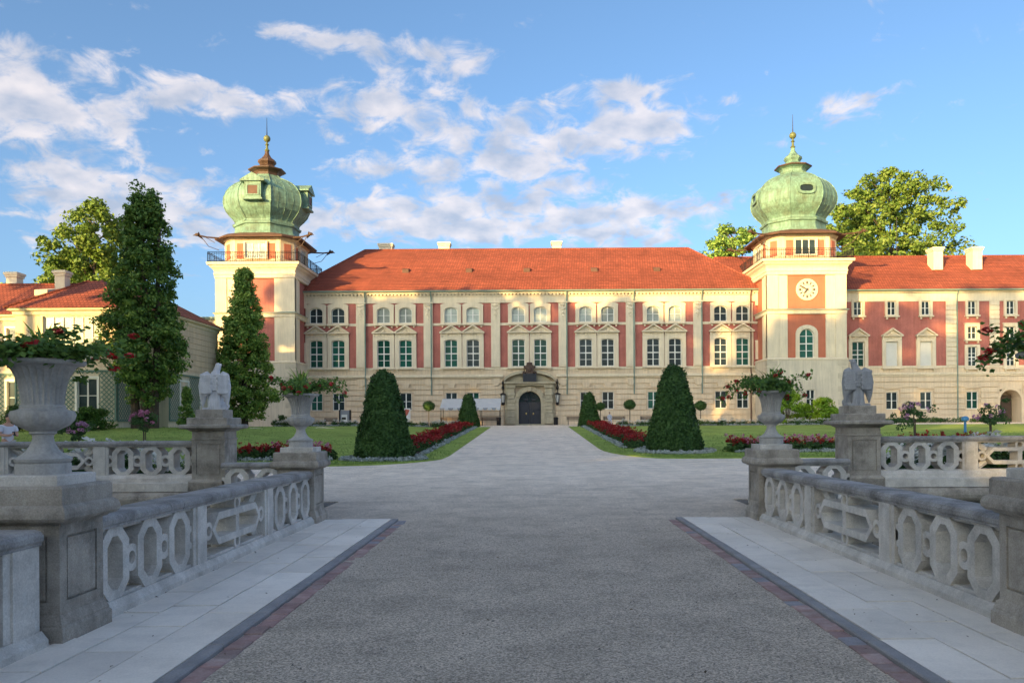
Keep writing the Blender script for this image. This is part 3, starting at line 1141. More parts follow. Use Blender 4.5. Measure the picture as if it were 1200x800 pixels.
def eagle(loc, label, m, turn, flip):
    """eagle seen from behind: shoulders high, wings hanging to the block, tail between them, head raised"""
    t = MB()
    # body
    t.loft([[(rx * math.cos(a), y + ry * math.sin(a), z) for a in [2 * math.pi * k / 16 for k in range(16)]]
            for rx, ry, y, z in ((.10, .09, .02, .02), (.15, .13, .04, .15), (.19, .16, .04, .33), (.20, .17, .02, .52), (.17, .14, .0, .68), (.11, .10, .0, .78), (.075, .075, .0, .86))])
    # neck and head looking up
    hx = .055 * flip
    t.tube([(0, 0, .76), (hx * .5, .02, .88), (hx, .03, .97)], [.10, .075, .065], 12)
    t.ball((hx, .035, .985), .072, 12, 8, (.95, 1.1, 1.0))
    t.tube([(hx + .02 * flip, .07, 1.0), (hx + .055 * flip, .10, 1.03), (hx + .075 * flip, .115, 1.012)], [.035, .022, .008], 8)
    # tail, flared down to the block
    for k in range(-2, 3):
        t.tube([(k * .028, -.10, .42), (k * .040, -.15, .2), (k * .050, -.17, .01)], [.045, .045, .04], 6)
    # legs and rock
    for s_ in (-1, 1):
        t.tube([(s_ * .10, .06, .25), (s_ * .12, .09, .05)], [.075, .05], 8)
    t.ball((.15 * flip, .12, .08), .14, 12, 8, (1, 1, .8))
    t.box(-.25, .25, -.2, .22, -.005, .045)
    # wings: wrist high beside the neck, long feathers reaching down
    for s_ in (-1, 1):
        t.tube([(s_ * .10, -.02, .68), (s_ * .20, -.05, .79), (s_ * .255, -.06, .76)], [.09, .085, .06], 10)
        for k in range(8):
            q = k / 7
            xt = s_ * (.285 - .12 * q)
            t.tube([(s_ * (.26 - .18 * q), -.07 - .05 * q, .76 - .05 * q), (s_ * (.30 - .15 * q), -.10 - .05 * q, .52 - .02 * q), (xt, -.09 - .03 * q, .30 + .02 * q), (s_ * (.26 - .07 * q), -.05, .06 + .20 * q)],
                   [.05, .048, .042, .02], 6)
        # covert feathers in scale rows
        for row in range(8):
            for k in range(6):
                q = (k + .5 * (row % 2)) / 5.5
                t.ball((s_ * (.285 - .21 * q), -.125 - .045 * q - .004 * row, .755 - .052 * row - .05 * q * (1 - q)), .031, 8, 6, (1, .75, 1.5))
    for row in range(6):
        for k in range(-2, 3):
            t.ball((k * .045 + (row % 2) * .02, -.155 - .002 * row, .76 - .062 * row), .031, 8, 6, (1, .6, 1.3))
    th = thing('eagle_statue', label, 'statue', loc, turn)
    remesh(t, 'eagle_body', m, th, .0085, smooth_it=0)
    return th


eagle_pedestal((BCX - 7.235, 17.97, .39), 'panelled stone pedestal carrying the white eagle')
eagle((BCX - 7.21, 17.97, .39 + 1.665), 'white stone eagle with folded wings on a moat pedestal', M['eagle'], R(14), 1)
eagle_pedestal((BCX + 7.27, 17.97, .39), 'panelled stone pedestal carrying the grey eagle')
eagle((BCX + 7.25, 17.97, .39 + 1.665), 'weathered grey stone eagle with folded wings on a moat pedestal', M['eagle_grey'], R(-6), -1)


# ------------------------------------------------------------------ palace
PX = FY / FPX                    # metres per photo pixel in the plane of the front


def LZ(v):
    """height above palace ground of a photo row in the plane of the front (rows taken on the axis)"""
    return EYE + (CY - v) * PX - GZ


def LX(u, v=420):
    du, dv = unroll(u, v)
    return du * PX


def arch_outline(w, h, rise, n=10):
    """closed outline of an opening: up the left side, over the arch, down the right side"""
    pts = [(-w / 2, 0), (-w / 2, h - rise)]
    for k in range(1, n):
        t = math.pi * (1 - k / n)
        pts.append((w / 2 * math.cos(t), h - rise + rise * math.sin(t)))
    pts += [(w / 2, h - rise), (w / 2, 0)]
    return pts


def frame_outline(w, h, rise, side, top, bottom, orise, n=10):
    pts = [(-w / 2 - side, -bottom), (-w / 2 - side, h + top - orise)]
    for k in range(1, n):
        t = math.pi * (1 - k / n)
        pts.append(((w / 2 + side) * math.cos(t), h + top - orise + orise * math.sin(t)))
    pts += [(w / 2 + side, h + top - orise), (w / 2 + side, -bottom)]
    return pts


def wall_face(mb, x0, x1, z0, z1, y, holes):
    """front sheet with rectangular holes"""
    xs_ = sorted(set([x0, x1] + [min(max(h[k], x0), x1) for h in holes for k in (0, 1)]))
    zs_ = sorted(set([z0, z1] + [min(max(h[k], z0), z1) for h in holes for k in (2, 3)]))
    for i in range(len(xs_) - 1):
        for j in range(len(zs_) - 1):
            a, b, c, e = xs_[i], xs_[i + 1], zs_[j], zs_[j + 1]
            if b - a < 1e-4 or e - c < 1e-4:
                continue
            xm, zm = (a + b) / 2, (c + e) / 2
            if any(h[0] < xm < h[1] and h[2] < zm < h[3] for h in holes):
                continue
            mb.add([(a, y, c), (b, y, c), (b, y, e), (a, y, e)], [(0, 1, 2, 3)])


WIN = {}
def win_kind(kind):
    """surround, extras, sash bars and glass meshes of one kind of window; origin at the sill, y = 0 the wall"""
    if kind in WIN:
        return WIN[kind]
    P = dict(main=(1.50, 3.20, .16, .50, .42, .10, .05, 1, 3), mezz=(1.52, 1.80, .42, .44, .42, .16, .30, 1, 1), ground=(1.36, 2.02, .0, .14, .14, .08, .0, 1, 1),
             wing=(1.44, 2.98, .0, .42, .30, .10, .0, 1, 2), wingtop=(1.0, 1.62, .0, .28, .22, .12, .0, 1, 1), wingmid=(1.05, 1.45, .0, .35, .30, .12, .0, 1, 1), winglow=(1.05, 2.45, .0, .35, .22, .12, .0, 1, 2),
             tower=(1.62, 3.25, .80, .42, .42, .06, .95, 1, 3), slit=(.95, 2.0, .0, .12, .12, .08, .0, 1, 1), drum=(2.3, 1.75, .0, .18, .14, .1, .0, 2, 0), pav=(1.5, 2.6, .0, .16, .16, .08, .0, 1, 1), pavbig=(4.4, 3.3, .0, .18, .16, .08, .0, 5, 1))[kind]
    w, h, rise, side, top, bot, orise, nv, nh = P
    inn, out = arch_outline(w, h, rise), frame_outline(w, h, rise, side, top, bot, orise)
    s = MB()
    s.ring(out, inn, -.17 if kind not in ('ground', 'slit', 'pav', 'drum', 'pavbig') else -.06, .26)
    if kind in ('main', 'mezz', 'wing', 'wingtop', 'wingmid', 'winglow', 'tower'):
        W = w / 2 + side
        s.box(-W - .07, W + .07, -.36, .0, -bot - .13, -bot + .035)
        if kind != 'tower':
            for k in (-1, 1):
                s.box(k * (W - .22) - .09, k * (W - .22) + .09, -.2, .0, -bot - .38, -bot - .132)
    ex = None
    if kind in ('main', 'wing'):
        ex = MB()
        W = w / 2 + side
        z0 = h + top
        ex.box(-W + .02, W - .02, -.155, .05, z0 - .01, z0 + .30)
        ex.box(-W - .09, W + .09, -.48, .0, z0 + .30, z0 + .42)
        A = .92 if kind == 'main' else .88
        ex.prism([(-W - .09, z0 + .424), (-W + .14, z0 + .424), (0, z0 + .30 + A - .10), (W - .14, z0 + .424), (W + .09, z0 + .424), (0, z0 + .30 + A + .10)], -.48, .0)
        ex.prism([(-W + .1, z0 + .424), (W - .1, z0 + .424), (0, z0 + .30 + A - .06)], -.13, .0)
        # carved relief in the frieze and gable
        for (qx, qz, qr) in ((0, z0 + .62, .17), (-.16, z0 + .56, .10), (.16, z0 + .56, .10), (0, z0 + .14, .15), (-.38, z0 + .13, .11), (.38, z0 + .13, .11), (-.66, z0 + .16, .09), (.66, z0 + .16, .09), (-.55, z0 - .06, .07), (.55, z0 - .06, .07)):
            ex.ball((qx, -.18, qz), qr, 8, 5, (1, .45, .9))
        for k in (-1, 1):
            ex.box(k * (W - .12) - .10, k * (W - .12) + .10, -.24, -.0, z0 - .1, z0 + .298)
    if kind == 'mezz':
        ex = MB()
        ex.prism([(-.14, h + .10), (.14, h + .10), (.22, h + top + .06), (-.22, h + top + .06)], -.2, .0)
        n_ = 8
        for k in range(n_):
            t0, t1 = math.pi * (1 - k / n_), math.pi * (1 - (k + 1) / n_)
            W = w / 2 + side
            pz = lambda t: h + top - orise + orise * math.sin(t)
            a, b = (W * math.cos(t0), pz(t0)), (W * math.cos(t1), pz(t1))
            ex.prism([a, b, (b[0] * 1.04, b[1] + .09), (a[0] * 1.04, a[1] + .09)], -.18, .0)
    if kind == 'ground':
        ex = MB()
        ex.box(-1.02, 1.02, -.2, .0, h + .42, h + .56)
        ex.box(-.92, .92, -.10, .0, h + .30, h + .42)
    if kind in ('wingmid',):
        ex = MB()
        ex.box(-w / 2 - side - .08, w / 2 + side + .08, -.24, 0, h + top, h + top + .10)
    f = MB()
    b = .075
    inner = [(p[0] * (1 - 2 * b / w), b + p[1] * (1 - 2 * b / h)) for p in inn]
    f.ring(inn, inner, .09, .15)
    for k in range(1, nv + 1):
        x = -w / 2 + w * k / (nv + 1)
        f.box(x - .055, x + .055, .085, .14, .03, h - .03 if rise == 0 else h - .03)
    if kind not in ('drum',):
        zt = h * (.60 if kind not in ('tower', 'mezz') else (.5 if kind == 'tower' else .5))
        if nh >= 2:
            f.box(-w / 2 + .03, w / 2 - .03, .082, .142, h * .49 - .06, h * .49 + .06)
        rows = [h * (k + 1) / (nh + 1) for k in range(nh)]
        for z in rows:
            if nh >= 2 and abs(z - h * .49) < .1:
                continue
            f.box(-w / 2 + .03, w / 2 - .03, .10, .135, z - .028, z + .028)
    sub = [] if nv != 1 else [-w * .25, w * .25]
    if kind in ('main', 'tower', 'wing'):
        for x in sub:
            pass
    g = MB().prism([(p[0] * .999, p[1]) for p in inn], .155, .2)
    WIN[kind] = (s, ex, f, g, {})
    return WIN[kind]


def window(root, kind, x, z, y, glass='glass_dark', surround='trim', rz=0.0, name='window', bars=True):
    s, ex, f, g, cache = win_kind(kind)

    def get(k, mb, m):
        if (k, m) not in cache:
            cache[(k, m)] = mb.mesh(k, M[m])
        return cache[(k, m)]
    o = link(name, get('surround', s, surround), root, (x, y, z), rz)
    if ex:
        link('pediment' if kind in ('main', 'wing') else 'hood', get('hood', ex, surround), o)
    if bars:
        link('sash', get('sash', f, 'white'), o)
    link('glass', get('glass', g, glass), o)
    return o


def hole(kind, x, z):
    s, ex, f, g, c = win_kind(kind)
    zz = [p[2] for p in s.v]
    P = dict(main=(1.50, 3.20), mezz=(1.52, 1.80), ground=(1.36, 2.02), wing=(1.44, 2.98), wingtop=(1.0, 1.62), wingmid=(1.05, 1.45), winglow=(1.05, 2.45), tower=(1.62, 3.25), slit=(.95, 2.0), drum=(2.3, 1.75), pav=(1.5, 2.6), pavbig=(4.4, 3.3))[kind]
    return (x - P[0] / 2 - .03, x + P[0] / 2 + .03, z - .02, z + P[1] + .03)


def courses(mb, x0, x1, z0, z1, n, holes, y=0.0, proud=.13, gap=.11):
    """rusticated courses with open joints, broken round the openings"""
    h = (z1 - z0) / n
    for i in range(n):
        a, b = z0 + h * i + gap / 2, z0 + h * (i + 1) - gap / 2
        cuts = sorted([(q[0], q[1]) for q in holes if q[2] < b and q[3] > a])
        x = x0
        for c in cuts:
            if c[0] > x:
                mb.box(x, c[0], y - proud, y + .02, a, b)
            x = max(x, c[1])
        if x < x1:
            mb.box(x, x1, y - proud, y + .02, a, b)


def hip_roof(x0, x1, y0, y1, ze, zr, hipl, hipr, th=.22):
    ym = (y0 + y1) / 2
    mb = MB()
    v = [(x0, y0, ze), (x1, y0, ze), (x1, y1, ze), (x0, y1, ze), (x0 + hipl, ym, zr), (x1 - hipr, ym, zr)]
    mb.add(v, [(0, 1, 5, 4), (1, 2, 5), (2, 3, 4, 5), (3, 0, 4), (0, 3, 2, 1)])
    return mb


def roof_courses(mb, x0, x1, y0, y1, ze, zr, hipl, hipr, n):
    """stepped tile courses on the front slope, proud of the slope and overlapping downwards"""
    ym = (y0 + y1) / 2
    for i in range(n):
        t0, t1 = i / n, (i + 1) / n + .012
        t1 = min(t1, 1.0)
        za, zb = ze + (zr - ze) * t0, ze + (zr - ze) * t1
        ya, yb = y0 + (ym - y0) * t0, y0 + (ym - y0) * t1
        xa0, xa1 = x0 + hipl * t0, x1 - hipr * t0
        xb0, xb1 = x0 + hipl * t1, x1 - hipr * t1
        s_ = random.uniform(.045, .065)
        mb.add([(xa0, ya - .02, za + s_), (xa1, ya - .02, za + s_), (xb1, yb, zb + .006), (xb0, yb, zb + .006), (xa0, ya - .02, za - .02), (xa1, ya - .02, za - .02)], [(0, 1, 2, 3), (4, 5, 1, 0)])


def chimney(root, x, y, z0, w, dpt, h):
    c = MB().box(-w / 2, w / 2, -dpt / 2, dpt / 2, 0, h - .45).build('chimney', M['chimney'], root, loc=(x, y, z0))
    q = MB().box(-w / 2 - .08, w / 2 + .08, -dpt / 2 - .08, dpt / 2 + .08, h - .45, h - .25)
    q.box(-w / 2 - .16, w / 2 + .16, -dpt / 2 - .16, dpt / 2 + .16, h - .247, h - .05)
    q.box(-w / 2 - .05, w / 2 + .05, -dpt / 2 - .05, dpt / 2 + .05, h - .047, h)
    q.build('chimney_cap', M['chimney'], c)


ZE, ZF, ZM0, ZS, ZP0, ZST = LZ(341), LZ(354.6), LZ(378), LZ(381.2), LZ(430), LZ(440.3)
BAY = 78.9 * PX
HW = BAY * 3.5
palace = thing('palace', 'long palace block in cream and brick red with hipped red tile roof', 'palace', (-0.10, FY, GZ))
holes_g, holes_u = [], []
gw = []
for k in range(-3, 4):
    for s_ in (-1, 1):
        x = k * BAY + s_ * 12.85 * PX
        if k != 0:
            gw.append(x)
            holes_g.append(hole('ground', x, LZ(479.6)))
        holes_u += [hole('main', x, LZ(429.4)), hole('mezz', x, LZ(377.6))]
DOORH = (-1.33, 1.33, -.1, 4.05)
b = MB()
wall_face(b, -HW, HW, -.6, ZP0, 0.0, holes_g + [DOORH])
b.box(-HW, HW, .5, 18.0, -.6, ZE - .05)
b.build('wall', M['cream'], palace)
# red panels, one per bay and storey
PW = 10.6 * PX
for k in range(-3, 4):
    xa, xb = k * BAY - BAY / 2 + PW / 2, k * BAY + BAY / 2 - PW / 2
    if k == -3:
        xa = -HW
    if k == 3:
        xb = HW
    q = MB()
    wall_face(q, xa, xb, ZP0, ZS, 0.0, holes_u)
    q.build('red_panel', M['red'], palace)
    q = MB()
    wall_face(q, xa, xb, ZM0, ZF, 0.0, holes_u)
    q.build('red_panel', M['red'], palace)
    q = MB()
    wall_face(q, xa, xb, ZS, ZM0, -.0, holes_u)
    q.box(xa, xb, -.075, .05, ZS + .03, ZM0 - .03)
    q.build('string_course', M['trim'], palace)
    if k < 3:
        x = k * BAY + BAY / 2
        q = MB()
        q.box(x - PW / 2, x + PW / 2, -.24, .1, ZP0 - .0, ZE - .9)
        q.box(x - PW / 2 + .12, x + PW / 2 - .12, -.28, -.1, ZP0 + .15, ZF - 2.6)
        p_ = q.build('pilaster', M['trim'], palace)
        c = MB()
        # carved drop under the capital
        for (dx, dz, r_, sz) in ((0, -.25, .30, .7), (-.28, -.2, .18, .7), (.28, -.2, .18, .7), (-.26, -.62, .19, 1), (.26, -.62, .19, 1), (0, -.72, .22, 1), (0, -1.15, .20, 1), (-.16, -1.3, .13, 1), (.16, -1.3, .13, 1), (0, -1.6, .14, 1.2), (0, -1.95, .09, 1.3), (-.36, -.42, .1, 1), (.36, -.42, .1, 1)):
            c.ball((x + dx, -.26, ZF + dz), r_, 8, 5, (1, .5, sz))
        c.box(x - PW / 2 - .09, x + PW / 2 + .09, -.40, 0, ZF - .06, ZF + .09)
        c.build('carved_capital', M['trim'], p_)
        # tongue bracket below the string course
        q = MB()
        q.prism([(x - .46, ZST - .3), (x + .46, ZST - .3), (x + .44, ZST - .85), (x + .2, ZST - 1.15), (x - .2, ZST - 1.15), (x - .44, ZST - .85)], -.26, .0)
        q.build('bracket', M['cream'], palace)
# rusticated ground floor
q = MB()
PORT = (-3.05, 3.05, -.7, 7.2)
grow = [(h[0] - .2, h[1] + .2, h[2] - .12, h[3] + .62) for h in holes_g]
courses(q, -HW, HW, 1.05, ZST - .34, 7, grow + [PORT])
courses(q, -HW, HW, .0, 1.05, 1, grow + [PORT], proud=.17, gap=.02)
q.build('rusticated_courses', M['cream'], palace)
for x in gw:
    q = MB()
    z = LZ(459) + .62
    q.prism([(x - .34, z - .12), (x + .34, z - .12), (x + .46, z + .42), (x - .46, z + .42)], -.24, .0)
    q.build('keystone', M['cream'], palace)
# string course over the ground floor, sill band
for (xa, xb) in ((-HW, -3.1), (3.1, HW)):
    q = MB()
    q.box(xa, xb, -.15, .0, ZST - .32, ZST - .12)
    q.box(xa, xb, -.42, .0, ZST - .12, ZST + .10)
    q.box(xa, xb, -.2, .0, ZST + .10, ZST + .2)
    q.build('string_course', M['trim'], palace)
q = MB()
q.box(-HW, HW, -.09, .0, ZP0 - .28, ZP0 - .02)
q.build('sill_band', M['trim'], palace)
# entablature and gutter
q = MB()
q.box(-HW, HW, -.13, .1, ZF + .0, ZE - .62)
q.box(-HW, HW, -.24, .1, ZE - .62, ZE - .50)
for i in range(int(2 * HW / .42)):
    q.box(-HW + .42 * i + .08, -HW + .42 * i + .32, -.36, -.1, ZE - .50, ZE - .33)
q.box(-HW, HW, -.44, .1, ZE - .33, ZE - .18)
q.box(-HW, HW, -.56, .1, ZE - .18, ZE - .03)
q.build('cornice', M['trim'], palace)
q = MB()
q.prism([(-.84, ZE + .02), (-.82, ZE - .10), (-.70, ZE - .14), (-.60, ZE - .10), (-.565, ZE + .05)], -HW, HW, 'x')
q.build('gutter', M['gutter'], palace)
for u in (428.5, 505.5, 664, 742.5, 822, 879):
    x = LX(u, 380) + .1
    q = MB().tube([(x, -.70, ZE - .1), (x, -.30, ZE - .75), (x, -.28, ZST + .4), (x, -.40, ZST), (x, -.24, ZST - .5), (x, -.24, ZST - 2.2 if u != 879 else .2)], .075, 8)
    q.build('downpipe', M['gutter'] if u != 879 else M['eave'], palace)
# roof
RD = 9.4
zr = EYE + (CY - 292.5) * (FY + RD - .5) / FPX - GZ
X0, X1 = -HW - .5, HW + .5
hl = (LX(430, 297) * (FY + RD) / FY) - X0
hr = X1 - (LX(806, 293) * (FY + RD) / FY)
q = hip_roof(X0, X1, -.7, 18.2, ZE, zr, hl, hr)
roof = q.build('roof', M['roof'], palace)
q = MB()
roof_courses(q, X0, X1, -.7, 18.2, ZE, zr, hl, hr, 30)
q.build('tile_courses', M['roof'], roof)
q = MB()
for (a_, b_) in (((X0, -.7, ZE), (X0 + hl, 8.75, zr)), ((X1, -.7, ZE), (X1 - hr, 8.75, zr)), ((X0 + hl, 8.75, zr), (X1 - hr, 8.75, zr))):
    a_, b_ = Vector(a_), Vector(b_)
    q.tube([a_, b_], .16, 6)
q.build('ridge_tiles', M['roof'], roof)
for u in (471, 548, 618, 700, 776):
    x = LX(u, 320)
    t = .42
    y_, z_ = -.7 + 9.45 * t, ZE + (zr - ZE) * t
    MB().prism([(y_ - .1, z_ - .1), (y_ - .1, z_ + .42), (y_ + .9, z_ + .66)], x - .38, x + .38, 'x').build('roof_hatch', M['eave'], roof)
for (u, w_, h_) in ((454, 1.7, 2.2), (522, 1.4, 2.3), (653, 1.15, 2.35)):
    x = LX(u, 290) * (FY + 10.5) / FY
    chimney(palace, x, 10.2, zr - 1.1, w_, 1.2, h_)
# windows
gl = ['glass_green', 'glass_green', 'glass_green', 'glass_green', 'glass_green', 'glass_dark', 'glass_green', 'glass_green', 'glass_dark', 'glass_dark', 'glass_dark', 'glass_dark', 'glass_dark', 'glass_green']
i = 0
for k in range(-3, 4):
    for s_ in (-1, 1):
        x = k * BAY + s_ * 12.85 * PX
        window(palace, 'main', x, LZ(429.4), 0, gl[i])
        window(palace, 'mezz', x, LZ(377.6), 0, 'glass_dark' if (i in (0, 1) or i > 11) else 'glass_pale')
        if k != 0:
            window(palace, 'ground', x, LZ(479.6), 0, 'glass_green' if i % 5 == 0 else 'glass_dark', 'cream')
        i += 1

# portal with arched dark door
po = link('portal', MB().box(-3.05, 3.05, -.26, .0, -.2, .14).mesh('plinth_step', M['portal']), palace)
q = MB()
q.ring(frame_outline(2.6, 3.93, 1.3, .55, .55, 0, 1.6), arch_outline(2.6, 3.93, 1.3), -.45, .3)
q.build('arch', M['portal'], po)
for k in range(-4, 5):
    t = math.pi / 2 + k * .33
    q = MB()
    c_, s_ = math.cos(t), math.sin(t)
    zc_ = 2.63
    q.prism([(1.34 * math.cos(t - .14), zc_ + 1.34 * math.sin(t - .14)), (1.34 * math.cos(t + .14), zc_ + 1.34 * math.sin(t + .14)), (1.82 * math.cos(t + .13), zc_ + 1.82 * math.sin(t + .13)), (1.82 * math.cos(t - .13), zc_ + 1.82 * math.sin(t - .13))], -.55 if k else -.66, -.44)
    q.build('voussoir', M['portal'], po)
q = MB()
wall_face(q, -2.9, 2.9, -.05, LZ(450), -.2, [(-1.8, 1.8, -.1, 4.4)])
q.build('backing_wall', M['portal'], po)
for s_ in (-1, 1):
    col_ = MB()
    for i in range(8):
        w_ = .47 if i % 2 == 0 else .40
        z0 = .95 + i * .42
        col_.box(s_ * 2.2 - w_, s_ * 2.2 + w_, -.20 - (.42 if i % 2 == 0 else .34), -.19, z0 + .015, z0 + .405)
    col_.box(s_ * 2.2 - .52, s_ * 2.2 + .52, -.72, -.19, .145, .93)
    col_.box(s_ * 2.2 - .55, s_ * 2.2 + .55, -.72, -.19, 4.33, 4.6)
    col_.build('banded_pilaster', M['portal'], po)
q = MB()
q.box(-2.8, 2.8, -.68, .0, 4.602, 4.83)
q.box(-2.98, 2.98, -.95, .0, 4.832, 5.02)
q.build('entablature', M['portal'], po)
# broken segmental pediment
for s_ in (-1, 1):
    q = MB()
    pts_o, pts_i = [], []
    for k in range(9):
        t = k / 8
        x = s_ * (2.95 - 2.1 * t)
        z = 5.03 + 1.22 * math.sqrt(max(0, 1 - ((2.95 - 2.1 * t) / 3.0) ** 2))
        pts_o.append((x, z + .12)); pts_i.append((x, max(5.025, z - .20)))
    for k in range(8):
        q.prism([pts_i[k], pts_i[k + 1], pts_o[k + 1], pts_o[k]], -.90, .0)
    q.build('pediment_arc', M['portal'], po)
q = MB()
q.prism([(-2.5, 5.03), (2.5, 5.03), (1.8, 5.7), (.9, 6.05), (-.9, 6.05), (-1.8, 5.7)], -.3, .0)
q.build('tympanum', M['portal'], po)
q = MB()
q.box(-.72, .72, -.98, -.2, 5.03, 5.88)
q.ring([(-.78, 5.025), (.78, 5.025), (.78, 5.95), (-.78, 5.95)], [(-.62, 5.15), (.62, 5.15), (.62, 5.8), (-.62, 5.8)], -1.05, -.97)
q.build('black_tablet', M['door'], po)
q = MB()
q.prism([(-.36, 6.0), (0, 5.9), (.36, 6.0), (.5, 6.5), (.42, 6.95), (0, 7.12), (-.42, 6.95), (-.5, 6.5)], -.95, -.45)
q.ball((0, -.9, 6.5), .32, 10, 6, (1, .5, 1.3))
q.ball((0, -.85, 7.13), .3, 10, 6, (1.2, .6, .55))
for s_ in (-1, 1):
    q.ball((s_ * .58, -.8, 6.1), .2, 8, 6)
    q.ball((s_ * .52, -.8, 6.75), .17, 8, 6)
    q.ball((s_ * .72, -.8, 5.95), .14, 8, 6)
q.build('shield', M['bronze'], po, True)
for s_ in (-1, 1):
    lf = MB()
    x0, x1 = (0.012, 1.3) if s_ > 0 else (-1.3, -0.012)
    lf.box(x0, x1, .02, .12, .02, 2.62)
    for i in range(3):
        lf.box(x0 + .16, x1 - .16, -.02, .03, .2 + i * .8, .82 + i * .8)
    l_ = lf.build('door_leaf', M['door'], po)
    MB().ball((s_ * .42, -.05, 1.35), .08, 8, 6, (1, .6, 1.6)).build('door_handle', M['brass'], l_)
q = MB()
q.prism([(1.3 * math.cos(math.pi * k / 14), 2.64 + 1.3 * math.sin(math.pi * k / 14)) for k in range(15)], .1, .15)
q.build('fanlight', M['glass_dark'], po)
q = MB()
for k in range(1, 6):
    t = math.pi * k / 6
    q.tube([(.35 * math.cos(t), .06, 2.64 + .35 * math.sin(t)), (1.27 * math.cos(t), .06, 2.64 + 1.27 * math.sin(t))], .035, 6)
q.box(-1.3, 1.3, .0, .09, 2.625, 2.72)
for s_ in (-1, 1):
    q.ball((s_ * .45, .03, 2.95), .2, 8, 6, (1.3, .3, .7))
q.build('fanlight_bars', M['door'], po)


# ------------------------------------------------------------------ right wing
W0, W1 = 34.0, 78.0
wing = thing('palace_wing', 'cream and brick red palace wing with two slanted chimneys, beside the clock tower', 'palace wing', ((W0 + W1) / 2, FY + .25, GZ))
wc = (W0 + W1) / 2


def WX(u, v=420):
    return LX(u, v) - wc


hs, wl = [], []
for u, kinds in ((1006.5, ('wing', 'glass_green')), (1046, ('wing', 'blind')), (1086, ('wing', 'blind'))):
    x = WX(u)
    wl += [(kinds[0], x, LZ(432.4), kinds[1]), ('wingtop', x, LZ(371.5), 'glass_dark'), ('ground', x, LZ(482), 'glass_dark')]
for u in (1140.4, 1185.6, 1232, 1278):
    x = WX(u)
    wl += [('wingtop', x, LZ(371.5), 'glass_dark'), ('wingmid', x, LZ(400), 'glass_dark'), ('winglow', x, LZ(433.4), 'glass_pale' if False else 'glass_dark')]
    if u < 1170 or u > 1240:
        wl.append(('ground', x, LZ(482), 'glass_green'))
for k, x, z, g in wl:
    hs.append(hole(k, x, z))
DX = WX(1185)
hs.append((DX - 1.25, DX + 1.25, -.5, 3.85))
E0, E1 = W0 - wc, W1 - wc
ZEw = LZ(342.5)
q = MB()
wall_face(q, E0, E1, -.6, ZP0 - .1, 0, hs)
q.box(E0, E1, 2.2, 12.0, -.6, ZEw - .05)
q.build('wall', M['cream'], wing)
strips = [(WX(1116), 6.2 * PX), (WX(1166.5), 5.5 * PX), (WX(1209), 5.5 * PX), (WX(1255), 5.5 * PX)]
xs2 = [E0] + [v_ for c_, h_ in strips for v_ in (c_ - h_, c_ + h_)] + [E1]
for i in range(0, len(xs2), 2):
    q = MB()
    wall_face(q, xs2[i], xs2[i + 1], ZP0 - .1, ZF - .1, 0, hs)
    q.build('red_panel', M['red'], wing)
for c_, h_ in strips:
    q = MB()
    n_ = 14
    hh = (ZF - .1 - ZP0 + .1) / n_
    q.box(c_ - h_, c_ + h_, -.06, .05, ZP0 - .1, ZF - .1)
    for i in range(n_):
        q.box(c_ - h_ - .02, c_ + h_ + .02, -.17, -.05, ZP0 - .1 + hh * i + .04, ZP0 - .1 + hh * (i + 1) - .04)
    q.build('rusticated_pilaster', M['trim'], wing)
q = MB()
gr2 = [(h[0] - .2, h[1] + .2, h[2] - .12, h[3] + .5) for h in hs]
courses(q, E0, E1, .9, ZST - .34, 7, gr2)
courses(q, E0, E1, .0, .9, 1, gr2, proud=.17, gap=.02)
q.build('rusticated_courses', M['cream'], wing)
q = MB()
q.box(E0, E1, -.15, .0, ZST - .32, ZST - .12)
q.box(E0, E1, -.30, .0, ZST - .12, ZST + .10)
q.box(E0, E1, -.09, .0, ZP0 - .35, ZP0 - .12)
q.build('string_course', M['trim'], wing)
q = MB()
wall_face(q, E0, E1, ZF - .1, ZEw - .3, -.08, hs)
q.box(E0, E1, -.3, .1, ZEw - .3, ZEw - .16)
q.box(E0, E1, -.5, .1, ZEw - .16, ZEw - .02)
q.build('cornice', M['trim'], wing)
MB().prism([(-.80, ZEw + .02), (-.78, ZEw - .10), (-.66, ZEw - .14), (-.54, ZEw - .10), (-.505, ZEw + .05)], E0, E1, 'x').build('gutter', M['gutter'], wing)
MB().tube([(WX(1122), -.6, ZEw - .1), (WX(1122), -.25, ZEw - .7), (WX(1122), -.28, .2)], .075, 8).build('downpipe', M['gutter'], wing)
for k, x, z, g in wl:
    window(wing, k, x, z, 0, g, 'trim' if k != 'ground' else 'cream', bars=(g != 'blind'))
# half-drawn blinds in the lowest windows of the narrow bays
zrw = EYE + (CY - 303.2) * (FY + 6.4) / FPX - GZ
q = hip_roof(E0 - 14, E1, -.66, 13.2, ZEw, zrw, 3, 3)
rf = q.build('roof', M['roof'], wing)
q = MB()
roof_courses(q, E0, E1, -.66, 13.2, ZEw, zrw, 0, 3, 24)
q.build('tile_courses', M['roof'], rf)
MB().tube([(E0 - 11, 6.27, zrw), (E1 - 3, 6.27, zrw)], .15, 6).build('ridge_tiles', M['roof'], rf)
for u in (1094, 1139.5):
    c_ = at(u, 300, FY + 4.2)
    chimney(wing, c_.x - wc, 3.6, zrw - 2.3, 1.15, 1.5, 2.75)
MB().tube([(WX(1082) * 1.0, 6.3, zrw - .2), (WX(1082), 6.3, zrw + 5.0)], .035, 6).build('antenna_mast', M['iron'], wing)
